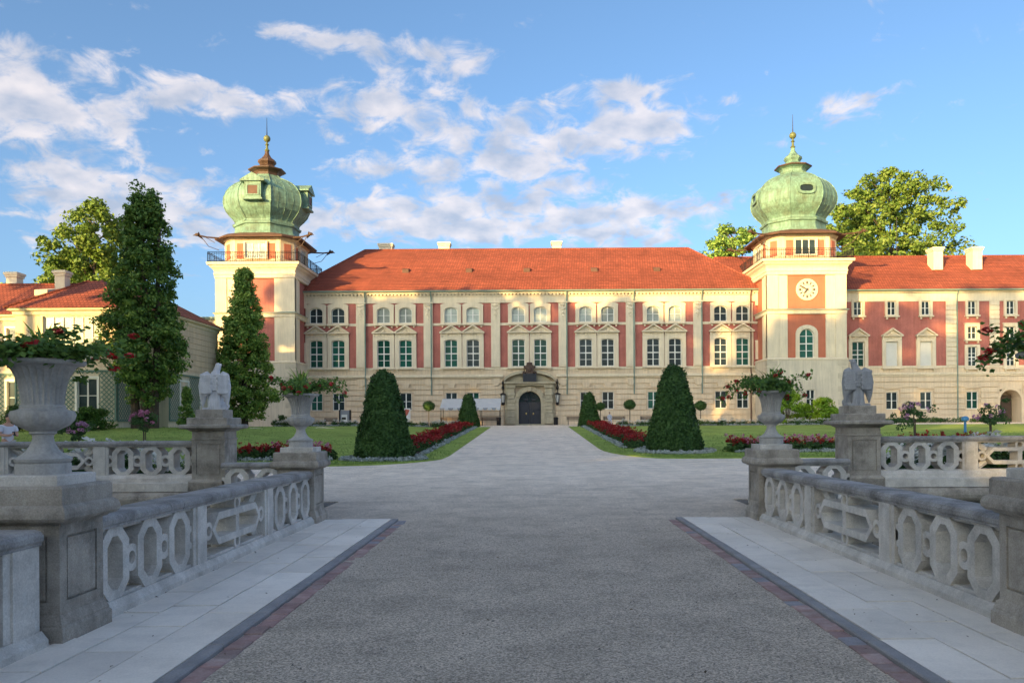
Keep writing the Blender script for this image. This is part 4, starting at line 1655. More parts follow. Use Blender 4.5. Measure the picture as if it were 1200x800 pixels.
# open arched passage
dr = link('passage_arch', MB().ring(frame_outline(2.5, 3.85, 1.25, .3, .3, 0, 1.4), arch_outline(2.5, 3.85, 1.25), -.12, .35).mesh('passage_arch', M['cream']), wing, (DX, 0, -.05))
q = MB()
q.ring(frame_outline(2.5, 3.85, 1.25, .3, .3, 0, 1.4), arch_outline(2.5, 3.85, 1.25), .35, 2.1)
q.build('passage_vault', M['cream'], dr)
MB().box(-.15, 1.1, 1.6, 1.68, 0, 3.3).build('door_leaf', M['wood'], dr)


# ------------------------------------------------------------------ towers
TY = 88.3
TH = 4.4
PT = TY / FPX


def TZ(v):
    return EYE + (CY - v) * PT - GZ


def oct_loop(half, face, z):
    """chamfered square: half width and half length of the flat faces"""
    a, f = half, face
    return [(f, -a, z), (a, -f, z), (a, f, z), (f, a, z), (-f, a, z), (-a, f, z), (-a, -f, z), (-f, -a, z)]


def octa(r, z):
    return oct_loop(r, r * .4142, z)


def tower(cx, label, clock):
    t = thing('clock_tower' if clock else 'corner_tower', label, 'tower', (cx, TY + TH, GZ))
    z_s2, z_s1, z_c = TZ(423.6), TZ(364.5), TZ(324)
    z_slab = TZ(306)
    # white battered base
    hb = [hole('slit', 0.3, 1.75)] if clock else [hole('slit', -1.2, 1.75)]
    q = MB()
    e = .10
    wall_face(q, -TH - e, TH + e, -.6, z_s2, -TH - e, hb)
    q.add([(TH + e, -TH - e, -.6), (TH + e, TH, -.6), (TH + e, TH, z_s2), (TH + e, -TH - e, z_s2)], [(0, 1, 2, 3)])
    q.add([(-TH - e, TH, -.6), (-TH - e, -TH - e, -.6), (-TH - e, -TH - e, z_s2), (-TH - e, TH, z_s2)], [(0, 1, 2, 3)])
    q.box(-TH + .5, TH - .5, -TH + .5, TH, -.6, z_s2 - .01)
    q.build('base_wall', M['towerwhite'], t)
    hb2 = hb[0]
    window(t, 'slit', (hb2[0] + hb2[1]) / 2, 1.75, -TH - e, 'glass_dark', 'towerwhite')
    # corner quoins
    for sx_ in (-1, 1):
        for i in range(9):
            l_ = 1.15 if i % 2 == 0 else .7
            m_ = .7 if i % 2 == 0 else 1.1
            zz_ = z_s2 - .35 - i * .72
            if zz_ < .4:
                break
            x0, x1 = (TH + e - l_, TH + e + .035) if sx_ > 0 else (-TH - e - .035, -TH - e + l_)
            MB().box(x0, x1, -TH - e - .035, -TH - e + m_, zz_ - .30, zz_ + .30).build('quoin', M['quoin'], t)
    # red core of the two upper storeys
    core = 'orange' if clock else 'red'
    PF = 2.12
    fr = [hole('tower', 0, TZ(421.2))] if clock else []
    for k in (0, 1, 3):
        rz = k * math.pi / 2
        q = MB()
        hol = fr if k == 0 else []
        wall_face(q, -PF, PF, z_s2 + .25, z_s1 - .5, -TH + .22, hol)
        q.build('red_panel', M[core], t, rz=rz)
        q = MB()
        wall_face(q, -PF, PF, z_s1 + .1, z_c + .05, -TH + .22, [])
        q.build('red_panel', M[core], t, rz=rz)
        for s_ in (-1, 1):
            q = MB()
            xa, xb = sorted((s_ * PF, s_ * (TH - (.0 if k == 0 else .012))))
            xm = s_ * 3.15
            x_in0, x_in1 = sorted((s_ * PF, xm))
            x_o0, x_o1 = sorted((xm, s_ * (TH if k == 0 else TH - .15)))
            for (za, zb) in ((z_s2 + .25, z_s1 - .5), (z_s1 + .1, z_c + .05)):
                q.box(x_in0, x_in1, -TH + .10, -TH + .5, za, zb)
                q.box(x_o0, x_o1, -TH, -TH + .5, za, zb)
            q.build('corner_pier', M['trim'], t, rz=rz)
    q = MB()
    q.box(-TH + .6, TH - .6, -TH + .6, TH - .1, z_s2, z_c + 1.5)
    q.build('core_wall', M['trim'], t)
    # string courses
    q = MB()
    sq(q, [(TH + .02, z_s2 - .02), (TH + .16, z_s2 + .02), (TH + .16, z_s2 + .12), (TH - .02, z_s2 + .26)])
    q.build('string_course', M['trim'], t)
    q = MB()
    sq(q, [(TH - .02, z_s1 - .5), (TH + .03, z_s1 - .45), (TH + .05, z_s1 - .15), (TH + .22, z_s1 - .06), (TH + .22, z_s1 + .0), (TH - .02, z_s1 + .1)])
    q.build('string_course', M['trim'], t)
    sq(MB(), [(TH + .235, z_s1 - .035), (TH + .235, z_s1 + .01), (TH, z_s1 + .11)]).build('lead_flashing', M['gutter'], t)
    # cornice and balcony slab
    q = MB()
    sq(q, [(TH - .02, z_c), (TH + .08, z_c + .06), (TH + .08, z_c + .35), (TH + .14, z_c + .42), (TH + .14, z_c + .55), (TH + .08, z_c + .62), (TH + .10, z_c + .80), (TH + .22, z_c + 1.02), (TH + .42, z_c + 1.2), (TH + .5, z_slab - .32), (TH + .68, z_slab - .28), (TH + .72, z_slab - .03), (TH + .72, z_slab)])
    q.build('cornice', M['trim'], t)
    if clock:
        zc = TZ(341)
        cf = link('clock', MB().lathe([(0.0, 0), (1.22, 0), (1.22, .10), (1.16, .14), (1.0, .15), (.99, .09), (0, .09)], 40).mesh('clock_face', M['trim']), t, (0.08, -TH + .22, zc))
        cf.rotation_euler = (math.pi / 2, 0, 0)
        h = MB()
        for k in range(12):
            a = k * math.pi / 6
            n_ = 2 if k % 3 else 3
            for j in range(n_):
                o_ = (j - (n_ - 1) / 2) * .075
                ca, sa = math.cos(a), math.sin(a)
                p0 = (.66 * ca - o_ * sa, .66 * sa + o_ * ca)
                p1 = (.90 * ca - o_ * sa, .90 * sa + o_ * ca)
                h.tube([(p0[0], p0[1], .10), (p1[0], p1[1], .10)], .036, 4)
        h.ring([(.58 * math.cos(2 * math.pi * k / 32), .58 * math.sin(2 * math.pi * k / 32)) for k in range(32)], [(.55 * math.cos(2 * math.pi * k / 32), .55 * math.sin(2 * math.pi * k / 32)) for k in range(32)], .09, .105, 'z')
        h.build('numeral_ring', M['ink'], cf)
        # hands at about twenty to eight
        hd = MB()
        for ang, l_, w_ in ((math.pi * .84, .92, .065), (-math.pi * .72, .58, .085)):
            ca, sa = math.cos(ang), math.sin(ang)
            hd.tube([(-.15 * ca, -.15 * sa, .125), (l_ * .6 * ca, l_ * .6 * sa, .125), (l_ * ca, l_ * sa, .125)], [w_, w_ * 1.2, w_ * .3], 6)
        hd.ball((0, 0, .12), .09, 8, 6)
        hd.build('clock_hands', M['ink'], cf)
        window(t, 'tower', 0, TZ(421.2), -TH + .22, 'glass_green', 'trim')
    for k in (1, 3):
        for zz_ in (z_s1 + 1.2, z_s2 + .55):
            xx_ = .6 if k == 1 else -.6
            c_, s_ = math.cos(k * math.pi / 2), math.sin(k * math.pi / 2)
            X_l, Y_l = xx_, -TH + .20 - .21
            window(t, 'slit', X_l * c_ - Y_l * s_, zz_, X_l * s_ + Y_l * c_, 'glass_dark', 'trim', rz=k * math.pi / 2)
    # octagonal drum with painted panels
    zd0, zd1 = z_slab, TZ(275)
    H_, F_ = 3.9, 2.75
    q = MB()
    q.loft([oct_loop(H_, F_, zd0 - .02), oct_loop(H_, F_, zd1)])
    q.build('drum', M['cream'], t)
    for k in range(4):
        for s_ in (-1, 1):
            q = MB()
            x0, x1 = sorted((s_ * 1.30, s_ * 2.12))
            q.box(x0, x1, -H_ - .03, -H_ + .1, zd0 + .55, zd1 - .65)
            q.build('drum_panel', M['orange'], t, rz=k * math.pi / 2)
            q = MB()
            x0, x1 = sorted((s_ * 2.28, s_ * 2.66))
            q.box(x0, x1, -H_ - .06, -H_ + .1, zd0, zd1 - .3)
            q.build('drum_pilaster', M['trim'], t, rz=k * math.pi / 2)
        c_, s_ = math.cos(k * math.pi / 2), math.sin(k * math.pi / 2)
        if k != 2:
            kind = 'drum'
            window(t, kind, -(-H_ - .22) * s_, zd0 + .6, (-H_ - .22) * c_, 'glass_pale' if not clock else 'glass_dark', 'trim' , rz=k * math.pi / 2)
        q = MB()
        q.box(-.75, .75, -H_ - .03, -H_ + .1, zd0 + .6, zd1 - .7)
        q.build('drum_panel', M['orange'], t, rz=k * math.pi / 2 + math.pi / 4) if False else None
        ch = MB()
        a2 = (H_ + F_) / 2 * math.sqrt(2) / 1.0
        ap = (H_ + F_) / math.sqrt(2)
        ch.box(-.42, .42, -ap - .03, -ap + .1, zd0 + .55, zd1 - .65)
        ch.build('drum_panel', M['orange'], t, rz=k * math.pi / 2 + math.pi / 4)
    q = MB()
    q.loft([oct_loop(H_ + .05, F_ + .02, zd1 - .32), oct_loop(H_ + .22, F_ + .1, zd1 - .1), oct_loop(H_ + .22, F_ + .1, zd1)])
    q.build('drum_cornice', M['cream'], t)
    # brown eaves
    q = MB()
    q.loft([oct_loop(H_ + .3, F_ + .12, zd1 + .0), oct_loop(H_ + .98, F_ + .42, zd1 - .10), oct_loop(H_ + 1.02, F_ + .44, zd1 + .04), oct_loop(H_ + .6, F_ + .2, zd1 + .28), octa(4.05, zd1 + .52)])
    q.build('eaves', M['eave'] if not clock else M['eave'], t)
    # onion dome
    zb = zd1 + .42
    prof = [(4.10, 0.0), (3.86, .18), (3.66, .55), (3.56, 1.0), (3.60, 1.28), (3.78, 1.34), (3.82, 1.55), (3.55, 1.68), (3.52, 1.9), (3.72, 2.2), (4.12, 2.6), (4.48, 3.05), (4.72, 3.6), (4.80, 4.15), (4.72, 4.75), (4.46, 5.35), (4.05, 5.9), (3.5, 6.35), (2.85, 6.72), (2.25, 6.98), (1.78, 7.18), (1.52, 7.45)]
    prof = [(r_ * .925, z_) for r_, z_ in prof]
    q = MB()
    q.loft([octa(r_, zb + z_) for r_, z_ in prof])
    dome = q.build('dome', M['copper'], t)
    rib = MB()
    for k in range(8):
        rib.tube([octa(r_ * 1.004, zb + z_)[k] for r_, z_ in prof[6:]], .055, 5)
    # standing seams of the copper sheets
    for k in range(8):
        for j in (1, 2, 3):
            pts = []
            for r_, z_ in prof[8:-2]:
                lo = octa(r_ * 1.001, zb + z_)
                a_, b_ = Vector(lo[k]), Vector(lo[(k + 1) % 8])
                pts.append(a_.lerp(b_, j / 4))
            rib.tube(pts, .022, 4)
    rib.build('seams', M['copper'], dome)
    lm = M['copper'] if clock else M['copper_brown']
    zl = zb + 7.3
    lan = [(1.42, 0), (1.42, .55), (1.55, .75), (1.98, .95), (2.02, 1.1), (1.5, 1.35), (1.0, 1.6), (.78, 1.85), (.85, 2.0), (1.02, 2.25), (.98, 2.55), (.62, 2.85), (.42, 3.15), (.25, 3.5), (.2, 4.0)]
    lan = [(r_ * .95, z_ * .82) for r_, z_ in lan]
    q = MB()
    q.loft([octa(r_, zl + z_) for r_, z_ in lan])
    ln_ = q.build('lantern', lm, dome)
    q = MB()
    q.loft([octa(1.89, zl + .76), octa(1.96, zl + .82), octa(1.95, zl + .92)])
    q.build('lantern_rim', M['copper_brown'], ln_)
    q = MB()
    q.lathe([(.2, 0), (.3, .15), (.16, .3), (.12, .7), (.24, .8), (.12, .92), (.08, 1.35)], 12, (0, 0, zl + 3.15))
    q.ball((0, 0, zl + 4.65), .40, 16, 10)
    q.build('finial_ball', M['gilt'] if not clock else M['gilt'], dome, True)
    MB().tube([(0, 0, zl + 4.95), (0, 0, zl + 5.5), (0, 0, zl + 7.1)], [.07, .045, .02], 6).build('spike', M['iron'], dome)
    # dormers or oval openings on the four main faces
    for k in range(4):
        if not clock and k == 3:
            continue
        if clock:
            h = MB()
            out_, inn_ = radial(superell(1.02, .62, 3.2), 32), radial(superell(.74, .36, 3.2), 32)
            h.ring(shift(out_, 0, zb + 4.55), shift(inn_, 0, zb + 4.55), -4.62, -4.1)
            o_ = h.build('oval_opening', M['copper'], dome, rz=k * math.pi / 2)
            MB().prism(shift(radial(superell(.76, .38, 3.2), 32), 0, zb + 4.55), -4.48, -4.1).build('dark_pane', M['glass_dark'], o_)
        else:
            h = MB()
            h.box(-.90, .90, -4.95, -2.9, zb + 3.75, zb + 5.55)
            h.box(-1.08, 1.08, -5.08, -2.9, zb + 3.55, zb + 3.75)
            h.prism([(-1.35, zb + 5.55), (1.35, zb + 5.55), (1.35, zb + 5.7), (0, zb + 6.5), (-1.35, zb + 5.7)], -5.18, -2.4)
            o_ = h.build('dormer', M['copper'], dome, rz=k * math.pi / 2)
            MB().box(-.55, .55, -4.98, -4.9, zb + 4.15, zb + 5.1).build('dormer_shutter', M['eave'], o_)
            MB().ring([(-.72, zb + 4.0), (.72, zb + 4.0), (.72, zb + 5.25), (-.72, zb + 5.25)], [(-.55, zb + 4.15), (.55, zb + 4.15), (.55, zb + 5.1), (-.55, zb + 5.1)], -5.03, -4.9).build('dormer_frame', M['copper'], o_)
    # balcony railing
    rl = MB()
    B_ = TH + .58
    for k in range(4):
        c_, s_ = math.cos(k * math.pi / 2), math.sin(k * math.pi / 2)
        def rp(x, z):
            return (x * c_ + B_ * s_, x * s_ - B_ * c_, z_slab + z)
        for z_ in (.12, .95, 1.12):
            rl.tube([rp(-B_, z_), rp(B_, z_)], .032, 4)
        n_ = 40
        for i in range(n_ + 1):
            x = -B_ + 2 * B_ * i / n_
            rl.tube([rp(x, 0), rp(x, 1.12)], .042 if i % 10 == 0 else .017, 4)
            if i % 5 == 2:
                pts = [rp(x + .3 * math.cos(a_), .52 + .3 * math.sin(a_)) for a_ in [2 * math.pi * j / 12 for j in range(13)]]
                rl.tube(pts, .016, 4)
    rl.build('balcony_railing', M['iron'], t)
    # dragon gargoyle spouts on the corners of the eaves
    for k, (sx_, sy_) in enumerate(((-1, -1), (1, -1), (1, 1), (-1, 1))):
        g_ = MB()
        b0 = Vector((sx_ * (H_ + .55), sy_ * (H_ + .1), zd1 - .05))
        dr_ = Vector((sx_, sy_ * .35, .02)).normalized()
        g_.tube([b0 - dr_ * .6, b0 + dr_ * .9, b0 + dr_ * 1.7 + Vector((0, 0, .1))], [.10, .085, .10], 6)
        tip = b0 + dr_ * 1.95 + Vector((0, 0, .18))
        g_.ball(tip, .2, 8, 6, (1.3, .8, .9))
        g_.tube([tip, tip + dr_ * .4 + Vector((0, 0, -.12))], [.12, .03], 6)
        for w_ in (-1, 1):
            sd_ = Vector((-dr_.y, dr_.x, 0)) * w_
            g_.add([b0 + dr_ * 1.5, b0 + dr_ * 1.75 + sd_ * .12 + Vector((0, 0, .5)), b0 + dr_ * 2.0 + sd_ * .05 + Vector((0, 0, .1)), b0 + dr_ * 1.35 + sd_ * .18 + Vector((0, 0, -.25))], [(0, 1, 2), (0, 2, 3), (2, 1, 0), (3, 2, 0)])
        g_.tube([b0 + dr_ * 1.5, b0 + dr_ * .75 + Vector((0, 0, -1.0)), b0 - dr_ * .35 + Vector((0, 0, -1.35))], .035, 5)
        g_.tube([b0 + dr_ * 1.1, b0 + dr_ * .1 + Vector((0, 0, -.55))], .03, 5)
        g_.build('gargoyle', M['copper_brown'], t)
    return t


tower(-30.5, 'square tower with green onion dome, brown lantern and gabled dormers', False)
tower(30.7, 'clock tower with green onion dome, oval dome openings and white clock face', True)

# link block between the side pavilion and the tower
lk = thing('link_building', 'low pale link block between the side pavilion and the tower', 'building', (-38.6, 90.5, GZ))
MB().box(-4.2, 4.0, 0, 6, -.6, 12.2).build('wall', M['towerwhite'], lk)
MB().box(-4.4, 4.05, -.25, 6, 12.2, 12.5).build('cornice', M['gutter'], lk)

# ------------------------------------------------------------------ side pavilion
SPY = 60.0
PVX = -31.2
pav = thing('side_pavilion', 'yellow side pavilion with green trellis ground floor and red hipped roof', 'pavilion', (PVX, SPY, 1.35))
ez = at(60, 362, SPY).z - 1.35          # eaves above its ground
UZ = ez * .50                            # top of the trellis
BW = 7.6                                 # projecting bay width
hb = [hole('pavbig', -3.3, UZ + .75), hole('pav', -2.2, 1.35), hole('pav', -5.0, 1.35)]
q = MB()
wall_face(q, -BW, 0, UZ, ez, 0, hb)
q.add([(0, 0, UZ), (0, 3.2, UZ), (0, 3.2, ez), (0, 0, ez)], [(0, 1, 2, 3)])
q.add([(-BW, 3.2, UZ), (-BW, 0, UZ), (-BW, 0, ez), (-BW, 3.2, ez)], [(0, 1, 2, 3)])
MX0, MX1 = -30.0, 2.45
hm = [hole('pav', x, UZ + .95) for x in (-9.6, -13.2, -16.8)] + [hole('pav', x, 1.35) for x in (-9.6, -13.2, -16.8)]
wall_face(q, MX0, -BW, UZ, ez, 3.2, hm)
wall_face(q, 0, MX1, UZ, ez, 3.2, [])
q.add([(MX1, 3.2, UZ), (MX1, 13.2, UZ), (MX1, 13.2, ez), (MX1, 3.2, ez)], [(0, 1, 2, 3)])
q.box(MX0 + .4, MX1 - .3, 3.6, 13.2, -.6, ez - .02)
q.box(-BW + .4, -.3, .4, 3.6, -.6, ez - .02)
# board-like courses of the upper storey
for i in range(8):
    z_ = UZ + .35 + (ez - UZ - .8) * i / 8
    h_ = (ez - UZ - .8) / 8
    q.box(MX1 - .02, MX1 + .05, 3.25, 13.15, z_ + .03, z_ + h_ - .03)
q.build('wall', M['cream'], pav)
q = MB()
wall_face(q, -BW, 0, -.6, UZ, 0, hb)
q.add([(0, 0, -.6), (0, 3.2, -.6), (0, 3.2, UZ), (0, 0, UZ)], [(0, 1, 2, 3)])
q.build('ground_floor_wall', M['towerwhite'], pav)
q = MB()
wall_face(q, MX0, -BW, -.6, UZ, 3.2, hm)
q.build('ground_floor_wall', M['towerwhite'], pav)
q = MB()
wall_face(q, 0, MX1, -.6, UZ, 3.2, [])
q.add([(MX1, 3.2, -.6), (MX1, 13.2, -.6), (MX1, 13.2, UZ), (MX1, 3.2, UZ)], [(0, 1, 2, 3)])
q.build('ground_floor_wall', M['towerwhite'], pav)


def trellis(x0, x1, z0, z1, holes, name='trellis'):
    """diagonal laths crossing each other over a wall face"""
    mb = MB()
    p = .36
    H = z1 - z0
    for sg in (1, -1):
        k = -int(H / p) - 1
        while x0 + k * p < x1 + H:
            a = x0 + k * p
            # point at z0 is a (sg=1) running right; for sg=-1 mirrored
            n_ = max(2, int(H / .18))
            seg = []
            for i in range(n_):
                za, zb = z0 + H * i / n_, z0 + H * (i + 1) / n_
                xa = a + (za - z0) if sg > 0 else a - (za - z0)
                xb = a + (zb - z0) if sg > 0 else a - (zb - z0)
                xm, zm = (xa + xb) / 2, (za + zb) / 2
                ok = x0 < xa < x1 and x0 < xb < x1 and not any(h[0] - .2 < xm < h[1] + .2 and h[2] - .2 < zm < h[3] + .3 for h in holes)
                if ok:
                    w_ = .05
                    yo = -.05 if sg > 0 else -.075
                    mb.add([(xa - w_, yo, za), (xa + w_, yo, za), (xb + w_, yo, zb), (xb - w_, yo, zb)], [(0, 1, 2, 3)])
            k += 1
    for x in (x0, x1):
        mb.box(x - .06, x + .06, -.1, -.01, z0, z1)
    for z in (z0, z1):
        mb.box(x0, x1, -.11, -.01, z - .06, z + .06)
    return mb


trellis(-BW + .05, -.05, .75, UZ - .1, hb).build('trellis', M['lattice'], pav)
trellis(MX0 + 8, -BW - .1, .75, UZ - .1, hm).build('trellis', M['lattice'], pav, loc=(0, 3.2, 0))
trellis(.1, 3.1, .75, UZ - .1, []).build('trellis', M['lattice'], pav, loc=(0, 0, 0), rz=math.pi / 2)
trellis(3.3, 13.1, .75, UZ - .1, [(5.3, 6.9, 1.2, 4.2), (9.3, 10.9, 1.2, 4.2)]).build('trellis', M['lattice'], pav, loc=(MX1, 0, 0), rz=math.pi / 2)
q = MB()
q.box(-BW - .06, .06, -.12, .0, UZ - .02, UZ + .16)
q.box(MX0, MX1 + .10, 3.08, 3.2, UZ - .02, UZ + .16)
q.box(MX1, MX1 + .12, 3.2, 13.2, UZ - .02, UZ + .16)
q.build('string_course', M['trim'], pav)
q = MB()
for (x0, x1, y0, y1) in ((-BW, 0, 0, 3.3), (MX0, MX1, 3.2, 13.2)):
    q.loft([[(x0 - e_, y0 - e_, z_), (x1 + e_, y0 - e_, z_), (x1 + e_, y1 + e_, z_), (x0 - e_, y1 + e_, z_)] for e_, z_ in ((.02, ez - .5), (.12, ez - .42), (.15, ez - .2), (.38, ez - .12), (.42, ez + (.02 if y0 else .03)))])
q.build('cornice', M['trim'], pav)
window(pav, 'pavbig', -3.3, UZ + .75, 0, 'glass_pale', 'trim')
for x in (-2.2, -5.0):
    window(pav, 'pav', x, 1.35, 0, 'glass_dark', 'white')
for x in (-9.6, -13.2, -16.8):
    window(pav, 'pav', x, UZ + .95, 3.2, 'glass_dark', 'white')
    window(pav, 'pav', x, 1.35, 3.2, 'glass_dark', 'white')
for y_ in (6.1, 10.1):
    window(pav, 'pav', MX1, 1.35, y_, 'glass_dark', 'white', rz=math.pi / 2)
ridge_z = ez + 3.3
rfv = hip_roof(MX0 - .5, MX1 + .5, 2.65, 13.75, ez + .03, ridge_z, 5.5, 5.5)
# bay hip running into the main roof
bz = ez + 2.85
rfv.add([(-BW - .5, -.55, ez + .04), (.5, -.55, ez + .04), (.5, 6, ez + .04), (-BW - .5, 6, ez + .04), (-BW / 2 - .5, 4.2, bz), (-BW / 2 + .5, 4.2, bz), (-BW / 2 - .5, 8.0, bz), (-BW / 2 + .5, 8.0, bz)],
        [(0, 1, 5, 4), (1, 2, 7, 5), (3, 0, 4, 6), (4, 5, 7, 6)])
prf = rfv.build('roof', M['roof'], pav)
q = MB()
for a_, b_ in (((.5, -.55, ez + .06), (-BW / 2 + .5, 4.2, bz)), ((-BW - .5, -.55, ez + .06), (-BW / 2 - .5, 4.2, bz)), ((MX1 + .5, 2.65, ez + .05), (MX1 - 5, 8.2, ridge_z)), ((MX0 + 5, 8.2, ridge_z), (MX1 - 5, 8.2, ridge_z))):
    q.tube([a_, b_], .12, 6)
q.build('ridge_tiles', M['roof'], prf)
c_ = at(70, 330, SPY + 7)
chimney(pav, c_.x - PVX, 7.4, ridge_z - 1.0, .85, .8, 2.0)
c_ = at(12, 338, SPY + 8)
chimney(pav, c_.x - PVX, 8.6, ridge_z - .8, .9, .9, 1.9)
MB().prism([(1.7, ez + 1.3), (1.7, ez + 1.75), (3.3, ez + 2.1)], -7.2, -6.2, 'x').build('roof_hatch', M['trim'], prf)


# ------------------------------------------------------------------ trees
def foliage(clumps, per, size, m, name, parent, ratio=.62, shell=.55, jit=.65):
    """leaf clumps: (centre, radius) list; leaves fill the outer part of each clump"""
    n = len(clumps)
    C = np.repeat(np.array([c for c, r in clumps]), per, 0)
    Rr = np.repeat(np.array([r for c, r in clumps]), per)
    D = sphere_pts(n * per)
    q = (shell + (1 - shell) * rng.random(n * per)) * Rr * rng.uniform(.75, 1.15, n * per)
    P = C + D * q[:, None] * np.array([1, 1, .8])
    Nn = D * .8 + np.array([0, 0, .45])
    return link(name, quads_mesh(name, leaves(P, Nn, size, ratio, jit, .06), m), parent)


def tree(name, label, cat, base, height, env, trunk_r, m, clump_r, nclump, per, leaf, group=None, crown0=.2, forks=1, seed=1, limbs=26):
    """env(t, a) -> crown radius at relative height t (0 crown base, 1 top) and angle a"""
    rr = random.Random(seed)
    t_ = thing(name, label, cat, base, 0, group)
    zc0 = height * crown0
    clumps = []
    for _ in range(nclump):
        for _try in range(30):
            t = rr.random() ** .92
            a = rr.random() * 6.283
            rmax = env(t, a)
            if rr.random() * 1.0 < (rmax / env(.4, a)) ** 1.0 + .08:
                break
        r = rmax * math.sqrt(rr.uniform(.12, 1.0))
        cr = clump_r * rr.uniform(.6, 1.25)
        clumps.append((np.array([r * math.cos(a), r * math.sin(a), zc0 + (height - zc0) * t]), cr))
    b = MB()
    for f in range(forks):
        ox = 0 if forks == 1 else (f - (forks - 1) / 2) * trunk_r * 2.2
        pts, rad = [], []
        for i in range(9):
            q = i / 8
            pts.append((ox * (1 + q) + rr.gauss(0, .06) * q * height * .06, rr.gauss(0, .05) * q * height * .06, -.15 + height * .93 * q))
            rad.append(trunk_r * (1 - q) ** .8 * (1.25 if i == 0 else 1) + .03)
        b.tube(pts, rad, 9)
    for c, r in rr.sample(clumps, min(limbs, len(clumps))):
        z0 = max(zc0 * .8, c[2] - math.hypot(c[0], c[1]) * rr.uniform(.6, 1.2))
        mid = (c[0] * .5 + rr.gauss(0, .1), c[1] * .5 + rr.gauss(0, .1), (z0 + c[2]) / 2 + .1 * height * .1)
        w = trunk_r * .32
        b.tube([(0, 0, z0), mid, tuple(c)], [w, w * .6, .02], 5)
    b.build('trunk', M['bark'], t_)
    foliage(clumps, per, leaf, M[m], 'crown', t_)
    return t_


def gz(p):
    return ground_z(p.x, p.y)


def ground_at(u, Y):
    x = (u - CX) / FPX * Y
    return Vector((x, Y, ground_z(x, Y)))


# columnar oak before the pavilion
p = ground_at(170, 57)
env_col = lambda t, a: 2.55 * (min(1.0, (t + .10) / .32)) * (1 - max(0, t - .30) / .78) ** .72 * (1 + .16 * math.sin(3 * a + 9 * t) + .13 * math.sin(5 * a - 23 * t)) + .12
tree('columnar_oak', 'tall dark columnar oak in front of the trellised pavilion', 'tree', p, (496 - 216) / FPX * 57 + .2, env_col, .28, 'oak', .52, 640, 68, .25, crown0=.10, forks=3, seed=3)
p = ground_at(287, 74)
env_c2 = lambda t, a: 2.75 * (min(1.0, (t + .12) / .25)) * (1 - max(0, t - .22) / .84) ** .95 * (1 + .15 * math.sin(3 * a + 8 * t) + .13 * math.sin(5 * a - 21 * t)) + .12
tree('columnar_tree', 'slim pointed green tree in front of the domed corner tower', 'tree', p, (496 - 312) / FPX * 74 + .2, env_c2, .25, 'poplar', .52, 540, 66, .26, crown0=.06, seed=5)
round_env = lambda R_: (lambda t, a: R_ * math.sqrt(max(0.02, 1 - (2 * min(1, t) - 0.95) ** 2)) * (1 + .18 * math.sin(3 * a + 5 * t)))
bt = [(112, 232, 84, 4.9, 'bright green leafy tree rising behind the pavilion roof', 'limetree', 6),
      (84, 285, 90, 3.0, 'smaller rounded green tree behind the pavilion roof', 'limetree', 7),
      (45, 330, 104, 3.0, 'low dark tree far behind the pavilion', 'oak', 8),
      (8, 326, 120, 2.6, 'distant dark tree beyond the pavilion chimney', 'oak', 9)]
for u, v, Y, r_, lab, m_, sd in bt:
    p = ground_at(u, Y)
    tree('park_tree', lab, 'tree', p, (496 - v - 3) / FPX * Y + .2, round_env(r_), .35, m_, .85, 320, 75, .42, 'park trees behind the palace', crown0=.30, seed=sd)
for u, v, Y, r_, lab, m_, sd, nc in ((1045, 207, 128, 10.2, 'huge spreading tree behind the wing roof, beside the clock tower', 'limetree', 12, 230), (1000, 240, 134, 6.0, 'leafy tree hidden partly by the clock tower dome', 'limetree', 14, 110), (862, 262, 128, 4.4, 'loose tree crown behind the palace roof, left of the clock dome', 'poplar', 13, 70), (836, 285, 132, 2.6, 'small sparse tree crown over the palace roof hip', 'poplar', 16, 24)):
    p = ground_at(u, Y)
    tree('park_tree', lab, 'tree', p, (496 - v + 2) / FPX * Y + .2, round_env(r_), .6, m_, 1.15, int(nc * 2.2), 70, .55, 'park trees behind the palace', crown0=.42, seed=sd, limbs=34)

# mature trees of the park outside the picture, which put the court in shade
SHADE = [(-34, 29, 28, 6.5, .04), (-42, 31, 28.5, 7.0, .10), (-50, 32, 29, 6.5, .60), (-58, 31, 29, 6.0, .75), (-66, 29, 29, 5.5, .75), (-70, 8, 17, 6.5, .05),
         (-63, -14, 36, 7, .45), (-52, -14, 37, 7.5, .45), (-42, -16, 35, 7.5, .48), (-32, -17, 38, 7.5, .50), (-22, -16, 39, 7.5, .55),
         (-78, -26, 24, 7, .05), (-63, -34, 24, 8, .05), (-57, -37, 21, 7, .05), (-70, -31, 22, 7, .05), (-50, -42, 25, 8, .05), (-42, -46, 24, 8, .05), (-34, -48, 23, 8, .05), (-24, -52, 21, 8, .05), (-14, -54, 20, 8, .05), (-4, -57, 19, 8, .05), (6, -58, 18, 8, .05)]
big_env = round_env(1.0)
for i, (x, y, h, r_, c0) in enumerate(SHADE):
    e_ = (lambda rr_: (lambda t, a: rr_ * (min(1, (t + .25) / .45)) * math.sqrt(max(.03, 1 - max(0, (t - .45) / .58) ** 2)) * (1 + .15 * math.sin(3 * a + 5 * t))))(r_)
    tree('shade_tree', 'tall broad park tree across the moat, outside the view', 'tree', (x, y, -5.0 if in_moat(x, y) else ground_z(x, y)), h + (5 if in_moat(x, y) else 0), e_, .55, 'oak', 2.0, int(150 * (1 - c0)), 58, 1.35, 'shade trees near the moat', crown0=max(c0, .06), seed=40 + i, limbs=14)


